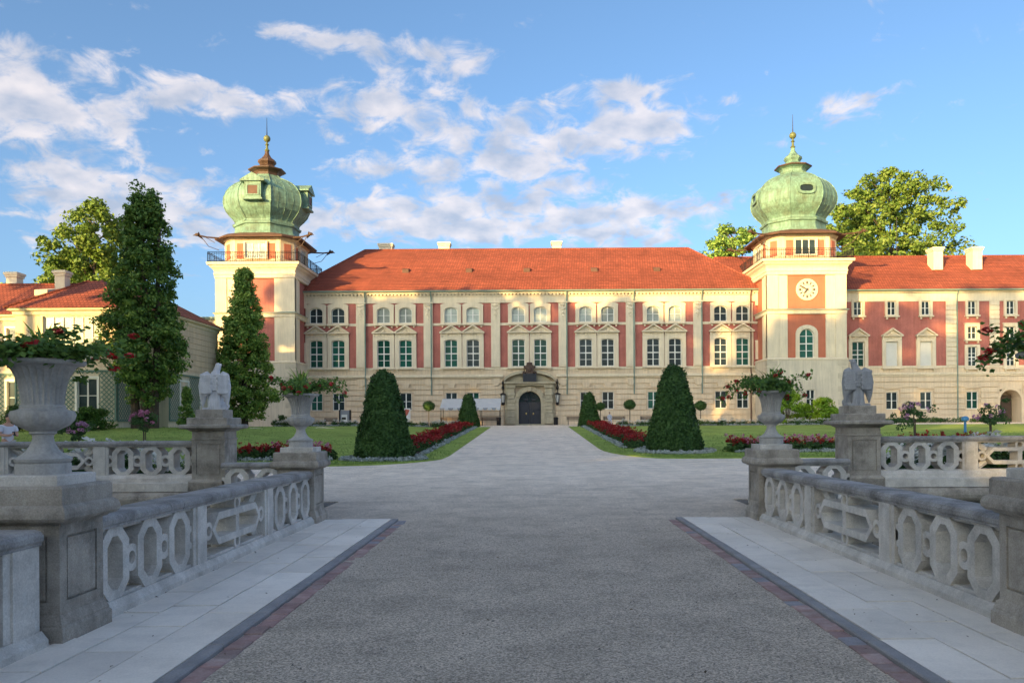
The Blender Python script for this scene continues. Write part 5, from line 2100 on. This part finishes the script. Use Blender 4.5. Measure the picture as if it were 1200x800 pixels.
# ------------------------------------------------------------------ clipped topiary
def topiary(name, label, base, prof, n, leaf, m, group, trunk=True):
    """prof: (radius, z) from the ground up; leaves cover the surface of a dark core"""
    t = thing(name, label, 'topiary', base, 0, group)
    if trunk:
        MB().tube([(0, 0, -.1), (0, 0, prof[0][1] + .4)], .09, 8).build('trunk', M['bark'], t)
    zs_ = np.array([p[1] for p in prof]); rs_ = np.array([p[0] for p in prof])
    MB().lathe([(max(.01, r * .93), z) for r, z in prof], 24).build('inner_twigs', M['yew'], t)
    seg = np.hypot(np.diff(zs_), np.diff(rs_)) * (rs_[1:] + rs_[:-1] + .05)
    k = rng.choice(len(seg), n, p=seg / seg.sum())
    q = rng.random(n)
    z = zs_[k] + (zs_[k + 1] - zs_[k]) * q
    r = rs_[k] + (rs_[k + 1] - rs_[k]) * q
    a = rng.random(n) * 6.283
    sl_ = np.arctan2(rs_[k] - rs_[k + 1], zs_[k + 1] - zs_[k])
    D = np.stack([np.cos(a) * np.cos(sl_), np.sin(a) * np.cos(sl_), np.sin(sl_)], 1)
    wob = .05 * np.sin(a * 5 + z * 3.1 + base[0]) + .035 * np.sin(a * 11 - z * 7) + rng.normal(0, .03, n) + (rng.random(n) < .05) * .06
    P = np.stack([r * np.cos(a), r * np.sin(a), z], 1) + D * (wob - .01)[:, None]
    link('clipped_foliage', quads_mesh('clipped_foliage', leaves(P, D, leaf, .55, .75, .1), M[m]), t)
    return t


def cone_prof(w, h, top=.42):
    w *= .91
    P = [(w * .47, 0.02), (w * .5, .05 * h), (w * .475, .14 * h), (w * .42, .3 * h), (w * .355, .48 * h), (w * .29, .66 * h), (w * .23, .82 * h), (w * .185, .91 * h), (w * .13, .96 * h), (w * .07, .99 * h), (.01, h)]
    return P


for (u, Y, w, vtop, vbase, lab, n) in ((450, 37.2, 74, 435, 538, 'large dark clipped yew cone on the lawn corner, pavilion side', 15000), (790, 42.0, 70, 428, 532, 'large dark clipped yew cone on the lawn corner, clock tower side', 15000),
                                       (549, 83.0, 28, 462, 500, 'small clipped cone beside the canopy left of the door', 5000), (690.5, 83.0, 28, 460, 500, 'small clipped cone before the benches right of the door', 5000)):
    c = at(u, vbase, Y)
    z = ground_z(c.x, Y) + .05
    h = at(u, vtop, Y).z - z
    topiary('clipped_yew', lab, (c.x, Y, z), cone_prof(w / FPX * Y, h), n, .15 if n > 9000 else .2, 'yew' if n > 9000 else 'yewlight', 'clipped yew cones beside the drive')

# clipped standards against the palace
for i, (u, v, w) in enumerate(((434, 473, 15), (502.5, 475.5, 13), (703.5, 476, 10), (738, 474, 13), (821, 475, 13))):
    Y = 86.5
    c = at(u, v, Y)
    z = ground_z(c.x, Y)
    r = w / 2 / FPX * Y
    names = ['by the grey board', 'before the red poster window', 'beside the small cone on the right', 'behind the seated visitor bench', 'below the palace corner near the clock tower']
    t = topiary('clipped_standard', 'small round clipped standard tree ' + names[i], (c.x, Y, z), [(r * math.sin(math.pi * k / 8) * (1 if k else .1) + .01, c.z - z + r * .8 * -math.cos(math.pi * k / 8)) for k in range(9)], 1500, .13, 'yewlight', 'clipped standards along the palace', trunk=False)
    MB().tube([(0, 0, 0), (0, 0, c.z - z)], .045, 6).build('stem', M['bark'], t)


# ------------------------------------------------------------------ shrubs
def shrub(name, label, u, Y, wpx, hpx, m, nclump=50, per=70, leaf=.16, cone=False, group=None, zoff=0.0):
    p = ground_at(u, Y)
    w, h = wpx / FPX * Y / 2, hpx / FPX * Y
    rr = random.Random(int(u * 7))
    cl = []
    for _ in range(nclump):
        t = rr.random()
        a = rr.random() * 6.28
        prof_ = (1 - t) ** .8 if cone else math.sqrt(max(.05, 1 - (t * 1.02) ** 2.4))
        r = w * .85 * prof_ * math.sqrt(rr.random())
        cl.append((np.array([r * math.cos(a), r * math.sin(a) * .8, .08 * h + .85 * h * t]), rr.uniform(.12, .22) * min(w, h) + .1))
    t_ = thing(name, label, 'shrub', (p.x, p.y, p.z + zoff), 0, group)
    b = MB()
    for c, r in cl[::6]:
        b.tube([(0, 0, -.05), (c[0] * .4, c[1] * .4, c[2] * .6), tuple(c)], [.04, .03, .012], 5)
    b.build('branches', M['bark'], t_)
    foliage(cl, per, leaf, M[m], 'foliage', t_, shell=.35)
    return t_


shrub('juniper_shrub', 'pointed dark conifer shrub between the oak and the white eagle', 219, 56, 32, 52, 'oak', 60, 80, .16, True)
shrub('arching_shrub', 'arching bright green shrub before the trellis wall', 108, 56, 56, 28, 'shrub', 70, 80, .16)
shrub('low_shrub', 'low dark green bush at the foot of the pavilion', 68, 54, 40, 22, 'rosegreen', 40, 70, .15)
shrub('low_shrub', 'green bush beside the pavilion corner behind the large urn', 18, 55, 46, 30, 'rosegreen', 45, 70, .16)
shrub('lime_shrub', 'large lime green shrub before the clock tower base', 922, 84.5, 52, 46, 'limeshrub', 90, 90, .2)
shrub('lime_shrub', 'spiky lime green shrub to the right under the clock tower', 966, 84.5, 46, 32, 'limeshrub', 70, 90, .2)
shrub('lime_shrub', 'small lime shrub under the small clock tower window', 944, 85, 30, 24, 'limeshrub', 40, 80, .2)
shrub('low_shrub', 'dark low bush at the foot of the columnar tree', 330, 84, 24, 14, 'rosegreen', 24, 60, .16)


# ------------------------------------------------------------------ flower beds
def cushion(rx, h, n, leaf, m, seed=0):
    D = sphere_pts(n)
    D[:, 2] = np.abs(D[:, 2])
    P = D * np.array([rx, rx, h]) * rng.uniform(.55, 1.05, n)[:, None]
    return quads_mesh('plant', leaves(P, D, leaf, .6, .7, .08), M[m])


ROSE = [cushion(.34, .42, 150, .11, 'rosegreen') for _ in range(3)]
ROSEF = []
for _ in range(4):
    cs = np.concatenate([np.array([rng.normal(0, .2), rng.normal(0, .2), rng.uniform(.3, .52)]) + sphere_pts(14) * .055 for _ in range(6)])
    ROSEF.append(cs)
def flower_mesh(m, dense, size):
    out = []
    for _ in range(3):
        cs = np.concatenate([np.array([rng.normal(0, .19), rng.normal(0, .19), rng.uniform(.30, .54)]) + sphere_pts(10) * .055 for _ in range(dense)])
        out.append(quads_mesh('blooms', leaves(cs, np.tile([0, -.3, 1.0], (len(cs), 1)), size, .85, .6), M[m]))
    return out


RED_D, RED_S, WHITE_S, PINK_S = flower_mesh('redflower', 8, .085), flower_mesh('redflower', 5, .085), flower_mesh('whiteflower', 6, .075), flower_mesh('pinkflower', 6, .085)
SILV = [cushion(.17, .17, 70, .10, 'silver') for _ in range(3)]


def bed(label, outline, plants, edging, blooms, scale=1.0, soil=True):
    """a bed: soil, flowering plants and an edging of silver plants, each plant its own part"""
    c = np.mean(np.array(outline), 0)
    t = thing('flower_bed', label, 'flower bed', (c[0], c[1], ground_z(c[0], c[1])), 0, 'flower beds on the lawns')
    if soil:
        mb = MB()
        vs = [(x - c[0], y - c[1], ground_z(x, y) + .075 - t.location.z) for x, y in outline]
        mb.add(vs + [(0, 0, .085 + .0)], [(i, (i + 1) % len(vs), len(vs)) for i in range(len(vs))])
        mb.build('soil', M['soil'], t)
    for i, (x, y) in enumerate(plants):
        s = scale * random.uniform(.8, 1.25)
        o = link('rose_plant', random.choice(ROSE), t, (x - c[0], y - c[1], ground_z(x, y) + .06 - t.location.z), random.random() * 6.28)
        o.scale = (s, s, s)
        stuff(o)
        if blooms:
            stuff(link('blooms', random.choice(blooms), o))
    for x, y in edging:
        s = random.uniform(.8, 1.3)
        o = link('silver_plant', random.choice(SILV), t, (x - c[0], y - c[1], ground_z(x, y) + .06 - t.location.z), random.random() * 6.28)
        o.scale = (s, s, s)
    return t


def strip_pts(a, b, width, n, jit=.12):
    a, b = Vector(a), Vector(b)
    dv = (b - a).normalized()
    nv = Vector((-dv.y, dv.x))
    return [tuple(a.lerp(b, random.random()) + nv * random.uniform(-.5, .5) * width) for _ in range(n)]


def row_pts(a, b, n, jit=.05):
    a, b = Vector(a), Vector(b)
    return [tuple(a.lerp(b, (i + .5) / n) + Vector((random.gauss(0, jit), random.gauss(0, jit)))) for i in range(n)]


# red beds along the drive with silver edging on the drive side
for sd, e, y0, y1, nm in ((-1, PATH_L, 40.5, 80.0, 'pavilion'), (1, PATH_R, 45.0, 80.0, 'clock tower')):
    xi, xo = e + sd * 1.35, e + sd * 3.3
    bed('long bed of red flowers with silver edging along the drive, %s side' % nm, [(xi, y0), (xo, y0), (xo, y1), (xi, y1)], strip_pts(((xi + xo) / 2 + sd * .15, y0 + .4), ((xi + xo) / 2 + sd * .15, y1 - .3), 1.5, 150), row_pts((xi + sd * .05, y0), (xi + sd * .05, y1), 110, .06), RED_D, 1.15)
# silver rings round the two large cones
for (u, Y, w, nm) in ((450, 37.2, 74, 'pavilion'), (790, 42.0, 70, 'clock tower')):
    x = at(u, 530, Y).x
    r = w / FPX * Y * .5 + .18
    ring_ = [(x + r * math.cos(6.283 * k / 40), Y + r * math.sin(6.283 * k / 40)) for k in range(40)]
    bed('ring of silver leaved plants round the large yew cone, %s side' % nm, ring_, [], ring_ + [(x + (r + .22) * math.cos(6.283 * k / 40 + .1), Y + (r + .22) * math.sin(6.283 * k / 40 + .1)) for k in range(40)], None)
# rose beds near the court
def px_bed(label, u0, u1, Y, depth, blooms, n, ed, scale=1.0):
    x0, x1 = (u0 - CX) / FPX * Y, (u1 - CX) / FPX * Y
    bed(label, [(x0, Y), (x1, Y), (x1, Y + depth), (x0, Y + depth)], strip_pts((x0, Y + depth * .55), (x1, Y + depth * .55), depth * .8, n), row_pts((x0, Y + .1), (x1, Y + .1), ed), blooms, scale)


px_bed('rose bed with red blooms and pale edging behind the white eagle', 268, 385, 36.5, 2.0, RED_S + PINK_S[:1], 46, 24, 1.25)
px_bed('rose bed with red blooms and pale edging behind the grey eagle', 862, 992, 41.0, 2.2, RED_S + PINK_S[:1], 52, 30, 1.25)
px_bed('rose bed with dark red blooms beyond the moat balustrade on the right', 1062, 1180, 44.0, 1.6, RED_S, 24, 0, 1.3)
# border of small flowers along the palace front
px_bed('low border of white and green plants before the palace, pavilion side', 322, 500, 82.6, 1.0, WHITE_S, 80, 60, 1.05)
px_bed('low white flower border before the palace beside the red bed', 500, 545, 82.0, 1.0, WHITE_S, 30, 0, 1.1)
px_bed('low border of white and red plants before the palace, clock tower side', 725, 1010, 82.6, 1.0, WHITE_S, 120, 90, 1.05)
px_bed('low dark border along the foot of the right wing', 1020, 1180, 88.5, .9, None, 80, 0, 1.2)
# bushes with white flowers showing through the far balustrades
for sd, nm in ((-1, 'pavilion'), (1, 'clock tower')):
    xa, xb = BCX + sd * 7.9, BCX + sd * 20
    bed('white rose hedge right behind the moat balustrade, %s side' % nm, [(xa, 19.2), (xb, 19.2), (xb, 20.4), (xa, 20.4)], strip_pts((xa, 19.8), (xb, 19.8), .9, 60), [], WHITE_S, 1.35)


# standard roses
def standard_rose(label, u, v, Y, wpx, m, seed):
    c = at(u, v, Y)
    z = ground_z(c.x, Y)
    t = thing('standard_rose', label, 'rose', (c.x, Y, z), 0, 'standard roses behind the moat balustrade')
    rr = random.Random(seed)
    r = wpx / 2 / FPX * Y
    hz_ = c.z - z
    cl = [(np.array([rr.gauss(0, .5) * r, rr.gauss(0, .5) * r, hz_ + rr.gauss(0, .38) * r]), r * rr.uniform(.25, .42)) for _ in range(20)]
    MB().tube([(0, 0, 0), (.01, 0, hz_ * .5), (0, .01, hz_)], [.025, .02, .018], 6).build('stem', M['bark'], t)
    MB().tube([(.05, .02, 0), (.05, .02, hz_ * .92)], .013, 6).build('stake', M['wood'], t)
    foliage(cl, 48, .075, M['rosegreen'], 'foliage', t)
    k = 0
    for _ in range(15):
        a = rr.random() * 6.28
        e = rr.uniform(-.3, 1.4)
        q = np.array([r * math.cos(a) * math.cos(e), r * math.sin(a) * math.cos(e), hz_ + r * .8 * math.sin(e)])
        pts = q + sphere_pts(26) * .05
        in_leaves(pts, .055, M[m], 'flower_head', t, .9, .5)


standard_rose('pink standard rose before the columnar oak trunk', 168, 492, 22.5, 26, 'pinkflower', 1)
standard_rose('dark leafy standard rose behind the large near urn', 92, 504, 22.0, 22, 'mauveflower', 2)
standard_rose('mauve standard rose nearest the grey eagle', 1071, 486, 22.5, 34, 'mauveflower', 3)
standard_rose('mauve and white standard rose before the arched passage', 1160, 487, 22.5, 32, 'mauveflower', 4)


# ------------------------------------------------------------------ furniture before the palace
def bench(label, u, Y, rz=0.0, w=2.6):
    p = ground_at(u, Y)
    t = thing('bench', label, 'bench', p, rz, 'dark slatted benches along the palace')
    for k in range(4):
        MB().box(-w / 2, w / 2, -.22 + k * .115, -.125 + k * .115, .43, .465).build('seat_slat', M['wood'], t)
    for k in range(3):
        MB().box(-w / 2, w / 2, .25, .285, .56 + k * .14, .66 + k * .14).build('back_slat', M['wood'], t)
    for s_ in (-1, 1):
        q = MB()
        x = s_ * (w / 2 - .18)
        q.tube([(x, -.2, 0), (x, -.2, .42)], .03, 6)
        q.tube([(x, .23, 0), (x, .22, .45), (x, .30, .95)], .03, 6)
        q.tube([(x, -.2, .41), (x, .22, .41)], .03, 6)
        q.build('leg', M['iron'], t)
    return t


bench('dark bench under the canopy, farther from the door', 529, 88.6, 0, 2.6)
bench('dark bench at the canopy end next to the door bin', 574, 88.6, 0, 2.0)
bench('dark bench just right of the palace door', 674, 88.6, 0, 1.9)
bench('dark bench with a seated visitor near the small standard tree', 720, 88.2, 0, 2.5)
bench('dark bench partly behind the large right yew cone', 762, 88.6, 0, 2.2)
bench('dark bench beside the grey board near the corner tower', 387, 88.6, 0, 1.5)

def litter_bin(label, u, Y):
    t = thing('litter_bin', label, 'bin', ground_at(u, Y), 0, 'dark litter bins beside the door')
    MB().lathe([(.22, 0), (.24, .03), (.26, .7), (.28, .72), (.28, .78), (.2, .80)], 16).build('drum', M['iron'], t)
    MB().lathe([(.29, .80), (.30, .84), (.2, .92), (.02, .95)], 16).build('lid', M['iron'], t)


litter_bin('dark litter bin left of the palace door, by the canopy', 584.5, 91.4)
litter_bin('dark litter bin right of the palace door', 651.5, 91.4)


def lantern(label, u):
    x = LX(u, 455)
    t = thing('wall_lantern', label, 'lantern', (x, FY - .1, GZ + 2.6), 0, 'iron wall lanterns beside the door')
    q = MB()
    q.tube([(0, 0, 2.7), (0, -.18, 2.5), (0, -.2, 1.9), (0, -.1, 1.2)], [.05, .09, .07, .05], 6)
    q.ball((0, -.15, 1.75), .17, 8, 6, (1, .7, 1.5))
    q.ball((0, -.15, 2.35), .13, 8, 6, (1, .7, 1.5))
    q.tube([(0, -.1, 1.25), (0, -.5, 1.2)], .04, 6)
    q.build('bracket', M['iron'], t)
    q = MB()
    q.lathe([(.05, 1.18), (.36, 1.02), (.38, .92), (.30, .90)], 6, (0, -.55, 0))
    q.lathe([(.10, -.28), (.25, -.1), (.18, .0), (.19, .05)], 6, (0, -.55, 0))
    for k in range(6):
        a = k * math.pi / 3
        q.tube([(.28 * math.cos(a), -.55 + .28 * math.sin(a), .92), (.18 * math.cos(a), -.55 + .18 * math.sin(a), .0)], .022, 4)
    q.build('lamp_frame', M['iron'], t)
    MB().lathe([(.16, .04), (.26, .89)], 6, (0, -.55, 0)).build('lamp_glass', M['lampglass'], t)


lantern('iron wall lantern left of the palace portal', 589.5)
lantern('iron wall lantern right of the palace portal', 653)


def canopy(label, u0, u1, Y):
    x0, x1 = (u0 - CX) / FPX * Y, (u1 - CX) / FPX * Y
    c = (x0 + x1) / 2
    W = (x1 - x0) / 2
    t = thing('canopy_tent', label, 'canopy', (c, Y, ground_z(c, Y)), 0)
    h = at(550, 478, Y).z - ground_z(c, Y)
    hb_ = at(550, 467, Y + 2.2).z - ground_z(c, Y)
    q = MB()
    n_ = 14
    for i in range(n_):
        xa, xb = -W + 2 * W * i / n_, -W + 2 * W * (i + 1) / n_
        q.add([(xa, -1.2, h), (xb, -1.2, h), (xb, 0, (h + hb_) / 2 - .06), (xa, 0, (h + hb_) / 2 - .06), (xa, 1.6, hb_), (xb, 1.6, hb_)], [(0, 1, 2, 3), (3, 2, 5, 4)])
    q.build('canvas_roof', M['canvas'], t)
    for i in range(n_):
        xa, xb = -W + 2 * W * i / n_ + .02, -W + 2 * W * (i + 1) / n_ - .02
        q = MB()
        q.add([(xa, -1.21, h + .0), (xb, -1.21, h + .0), (xb, -1.23, h - .18), ((xa * .25 + xb * .75), -1.23, h - .27), ((xa * .75 + xb * .25), -1.23, h - .27), (xa, -1.23, h - .18)], [(0, 1, 2, 3, 4, 5)])
        q.build('scallop', M['canvas'] if i % 2 else M['greyboard'], t)
    for x in (-W + .1, -W * .33, W * .33, W - .1):
        for y_, hh in ((-1.15, h), (1.55, hb_)):
            MB().tube([(x, y_, 0), (x, y_, hh - .01)], .035, 6).build('post', M['iron'], t)
    for y_, hh in ((-1.17, h - .03), (1.57, hb_ - .03)):
        MB().tube([(-W, y_, hh), (W, y_, hh)], .025, 6).build('rail', M['iron'], t)
    return t


canopy('long white canvas canopy on dark posts left of the palace door', 517, 587, 88.4)

# notice boards
p = ground_at(404.5, 87)
t = thing('notice_board', 'grey stand with a pale printed panel near the corner tower', 'stand', p)
MB().box(-.62, .62, -.05, .05, .12, 1.75).build('panel', M['greyboard'], t)
MB().box(-.62, -.52, -.25, .25, 0, 1.8).build('post', M['iron'], t)
MB().box(.52, .62, -.25, .25, 0, 1.8).build('post', M['iron'], t)
MB().box(-.40, .25, -.07, -.051, .5, 1.3).build('printed_sheet', M['white'], t)
MB().box(-.35, .1, -.078, -.071, .75, 1.0).build('printed_patch', M['iron'], t)
p = ground_at(476.5, 87)
t = thing('poster_stand', 'narrow poster stand with red and white print beside the large yew cone', 'stand', p)
MB().box(-.42, .42, -.04, .04, .25, 1.95).build('panel', M['white'], t)
MB().prism([(-.35, 1.0), (.1, 1.2), (.35, 1.75), (-.1, 1.85), (-.35, 1.6)], -.05, -.041).build('red_print', M['redprint'], t)
for s_ in (-1, 1):
    MB().tube([(s_ * .36, 0, 0), (s_ * .36, 0, .3)], .03, 6).build('post', M['iron'], t)
    MB().box(s_ * .36 - .04, s_ * .36 + .04, -.25, .25, 0, .04).build('foot', M['iron'], t)
p = ground_at(1131, 62)
t = thing('hydrant_post', 'small blue post on the lawn before the right wing', 'post', p)
zt = at(1131, 488, 62).z - p.z
MB().lathe([(.12, 0), (.10, .05), (.09, max(.3, zt - .35)), (.26, max(.32, zt - .3)), (.28, max(.4, zt - .1)), (.18, zt), (.02, zt + .05)], 14).build('blue_post', M['blue'], t)


# ------------------------------------------------------------------ people
def skin_body(name, joints, edges, m, parent, root=0):
    """joints: (x, y, z, radius)"""
    me = bpy.data.meshes.new(name)
    me.from_pydata([j[:3] for j in joints], edges, [])
    o = bpy.data.objects.new(name + '_tmp', me)
    COL.objects.link(o)
    s = o.modifiers.new('skin', 'SKIN')
    for i, j in enumerate(joints):
        rr = j[3] if isinstance(j[3], tuple) else (j[3], j[3])
        me.skin_vertices[0].data[i].radius = rr
    me.skin_vertices[0].data[root].use_root = True
    o.modifiers.new('sub', 'SUBSURF').levels = 2
    m2 = bpy.data.meshes.new_from_object(o.evaluated_get(bpy.context.evaluated_depsgraph_get()))
    m2.materials.clear()
    m2.materials.append(m)
    m2.polygons.foreach_set('use_smooth', [True] * len(m2.polygons))
    bpy.data.objects.remove(o)
    m2.name = name
    return link(name, m2, parent)


def person_reading(loc, rz):
    """standing man in a white shirt looking down at a phone held in both hands; faces +x locally turned by rz"""
    t = thing('person', 'person in a white shirt looking down at a phone behind the balustrade', 'person', loc, rz)
    J = [(0, 0, .95, (.16, .12)), (0, 0, 1.15, (.15, .115)), (0, .0, 1.35, (.18, .12)), (0, -.01, 1.46, (.11, .09)), (0, -.03, 1.54, .055), (0, -.06, 1.60, .055),
         (.19, 0, 1.42, .065), (.25, -.03, 1.18, .052), (.12, -.26, 1.16, .04), (.05, -.32, 1.19, .035),
         (-.19, 0, 1.42, .065), (-.25, -.03, 1.18, .052), (-.12, -.26, 1.16, .04), (-.05, -.32, 1.19, .035),
         (.10, 0, .86, .10), (.11, .0, .48, .07), (.11, .02, .08, .05), (.12, -.14, .04, .045), (-.10, 0, .86, .10), (-.11, .0, .48, .07), (-.11, .02, .08, .05), (-.12, -.14, .04, .045)]
    E_ = [(0, 1), (1, 2), (2, 3), (3, 4), (4, 5), (3, 6), (6, 7), (7, 8), (8, 9), (3, 10), (10, 11), (11, 12), (12, 13), (0, 14), (14, 15), (15, 16), (16, 17), (0, 18), (18, 19), (19, 20), (20, 21)]
    skin_body('body', J, E_, M['skin'], t)
    head = MB()
    head.ball((0, -.075, 1.68), .098, 16, 12, (.82, 1.02, 1.2))
    head.tube([(0, -.165, 1.67), (0, -.195, 1.655)], [.02, .016], 6)
    for s_ in (-1, 1):
        head.ball((s_ * .082, -.065, 1.68), .024, 8, 6, (.4, 1, 1.3))
        head.ball((s_ * .035, -.16, 1.69), .014, 8, 6)
        # fingers folded round the phone
        for k in range(4):
            head.tube([(s_ * .05, -.31, 1.20), (s_ * .045, -.345, 1.185 + k * .018), (s_ * .018, -.352, 1.185 + k * .018)], [.011, .010, .008], 6)
        head.tube([(s_ * .05, -.31, 1.20), (s_ * .03, -.30, 1.24)], [.012, .009], 6)
    head.box(-.022, .022, -.168, -.16, 1.615, 1.62)
    remesh(head, 'face_and_hands', M['skin'], t, .008, smooth_it=2)
    hr_ = MB()
    hr_.ball((0, -.055, 1.715), .104, 16, 12, (.84, 1.0, 1.02))
    hr_.build('hair', M['hair'], t, True)
    S = [(0, 0, .90, (.185, .14)), (0, 0, 1.15, (.175, .135)), (0, 0, 1.36, (.20, .135)), (0, 0, 1.46, (.12, .10)), (.19, 0, 1.425, .085), (.245, -.02, 1.25, .078), (-.19, 0, 1.425, .085), (-.245, -.02, 1.25, .078)]
    skin_body('shirt', S, [(0, 1), (1, 2), (2, 3), (3, 4), (4, 5), (3, 6), (6, 7)], M['shirt'], t)
    T = [(0, 0, .93, (.18, .135)), (.10, 0, .84, .115), (.11, 0, .48, .088), (.11, .02, .10, .075), (-.10, 0, .84, .115), (-.11, 0, .48, .088), (-.11, .02, .10, .075)]
    skin_body('trousers', T, [(0, 1), (1, 2), (2, 3), (0, 4), (4, 5), (5, 6)], M['jeans'], t)
    ph = tag(link('phone', MB().box(-.037, .037, -.006, .006, -.07, .07).mesh('phone', M['iron']), None), 'dark phone held by the person in the white shirt', 'phone')
    mat_ = Matrix.Translation(loc) @ Matrix.Rotation(rz, 4, 'Z') @ Matrix.Translation((0, -.335, 1.215)) @ Matrix.Rotation(R(-35), 4, 'X')
    ph.matrix_world = mat_
    return t


Yp = 24.0
c = at(9, 489, Yp)
person_reading((c.x, Yp, c.z - 1.70), R(62))


def person_seated(loc, rz):
    t = thing('person', 'seated visitor in pale clothes on the bench right of the door', 'person', loc, rz)
    J = [(0, .05, .52, (.15, .12)), (0, .09, .75, (.14, .11)), (0, .08, .97, (.17, .11)), (0, .06, 1.06, (.1, .08)), (0, .04, 1.13, .05), (0, .03, 1.18, .05),
         (.18, .07, 1.02, .06), (.24, .0, .78, .048), (.14, -.22, .66, .038), (.12, -.30, .64, .035), (-.18, .07, 1.02, .06), (-.24, .0, .78, .048), (-.14, -.22, .66, .038), (-.12, -.30, .64, .035),
         (.1, -.02, .53, .095), (.13, -.42, .52, .07), (.13, -.44, .08, .048), (.13, -.58, .04, .042), (-.1, -.02, .53, .095), (-.13, -.42, .52, .07), (-.13, -.44, .08, .048), (-.13, -.58, .04, .042)]
    E_ = [(0, 1), (1, 2), (2, 3), (3, 4), (4, 5), (3, 6), (6, 7), (7, 8), (8, 9), (3, 10), (10, 11), (11, 12), (12, 13), (0, 14), (14, 15), (15, 16), (16, 17), (0, 18), (18, 19), (19, 20), (20, 21)]
    skin_body('body', J, E_, M['shirt'], t)
    h = MB()
    h.ball((0, .02, 1.28), .1, 14, 10, (.82, 1, 1.2))
    h.tube([(0, -.07, 1.27), (0, -.1, 1.255)], [.02, .015], 6)
    for s_ in (-1, 1):
        h.tube([(s_ * .12, -.30, .64), (s_ * .11, -.38, .62)], [.035, .02], 6)
    h.build('face_and_hands', M['skin'], t, True)
    MB().ball((0, .04, 1.31), .106, 14, 10, (.84, 1, 1.05)).build('hair', M['hair'], t, True)
    return t


pb = ground_at(714.5, 88.2)
person_seated((pb.x, pb.y, pb.z), 0)


# ------------------------------------------------------------------ fallen leaves and grit along the balustrade foot
n = 700
sd_ = np.where(rng.random(n) < .5, -1.0, 1.0)
edge = rng.random(n) < .75
x = np.where(edge, BCX + sd_ * (3.84 - np.abs(rng.normal(0, .05, n))), BCX + sd_ * rng.uniform(.3, 3.7, n))
y = rng.uniform(4.2, 14.0, n)
zz_ = np.where(np.abs(x - BCX) > 2.57, PAVE_Z + .006, .012)
C = np.stack([x, y, zz_], 1)
Nn = np.tile([0, 0, 1.0], (n, 1))
lq = leaves(C, Nn, .028, .6, .18, .15)
M['litter'] = leafmat('dry_leaves', [(0.05, 0.035, 0.02), (0.12, 0.075, 0.035), (0.20, 0.15, 0.06)], 0.1)
tag(stuff(link('leaf_litter', quads_mesh('leaf_litter', lq, M['litter']))), 'dry fallen leaves along the foot of the bridge balustrades', 'leaves')
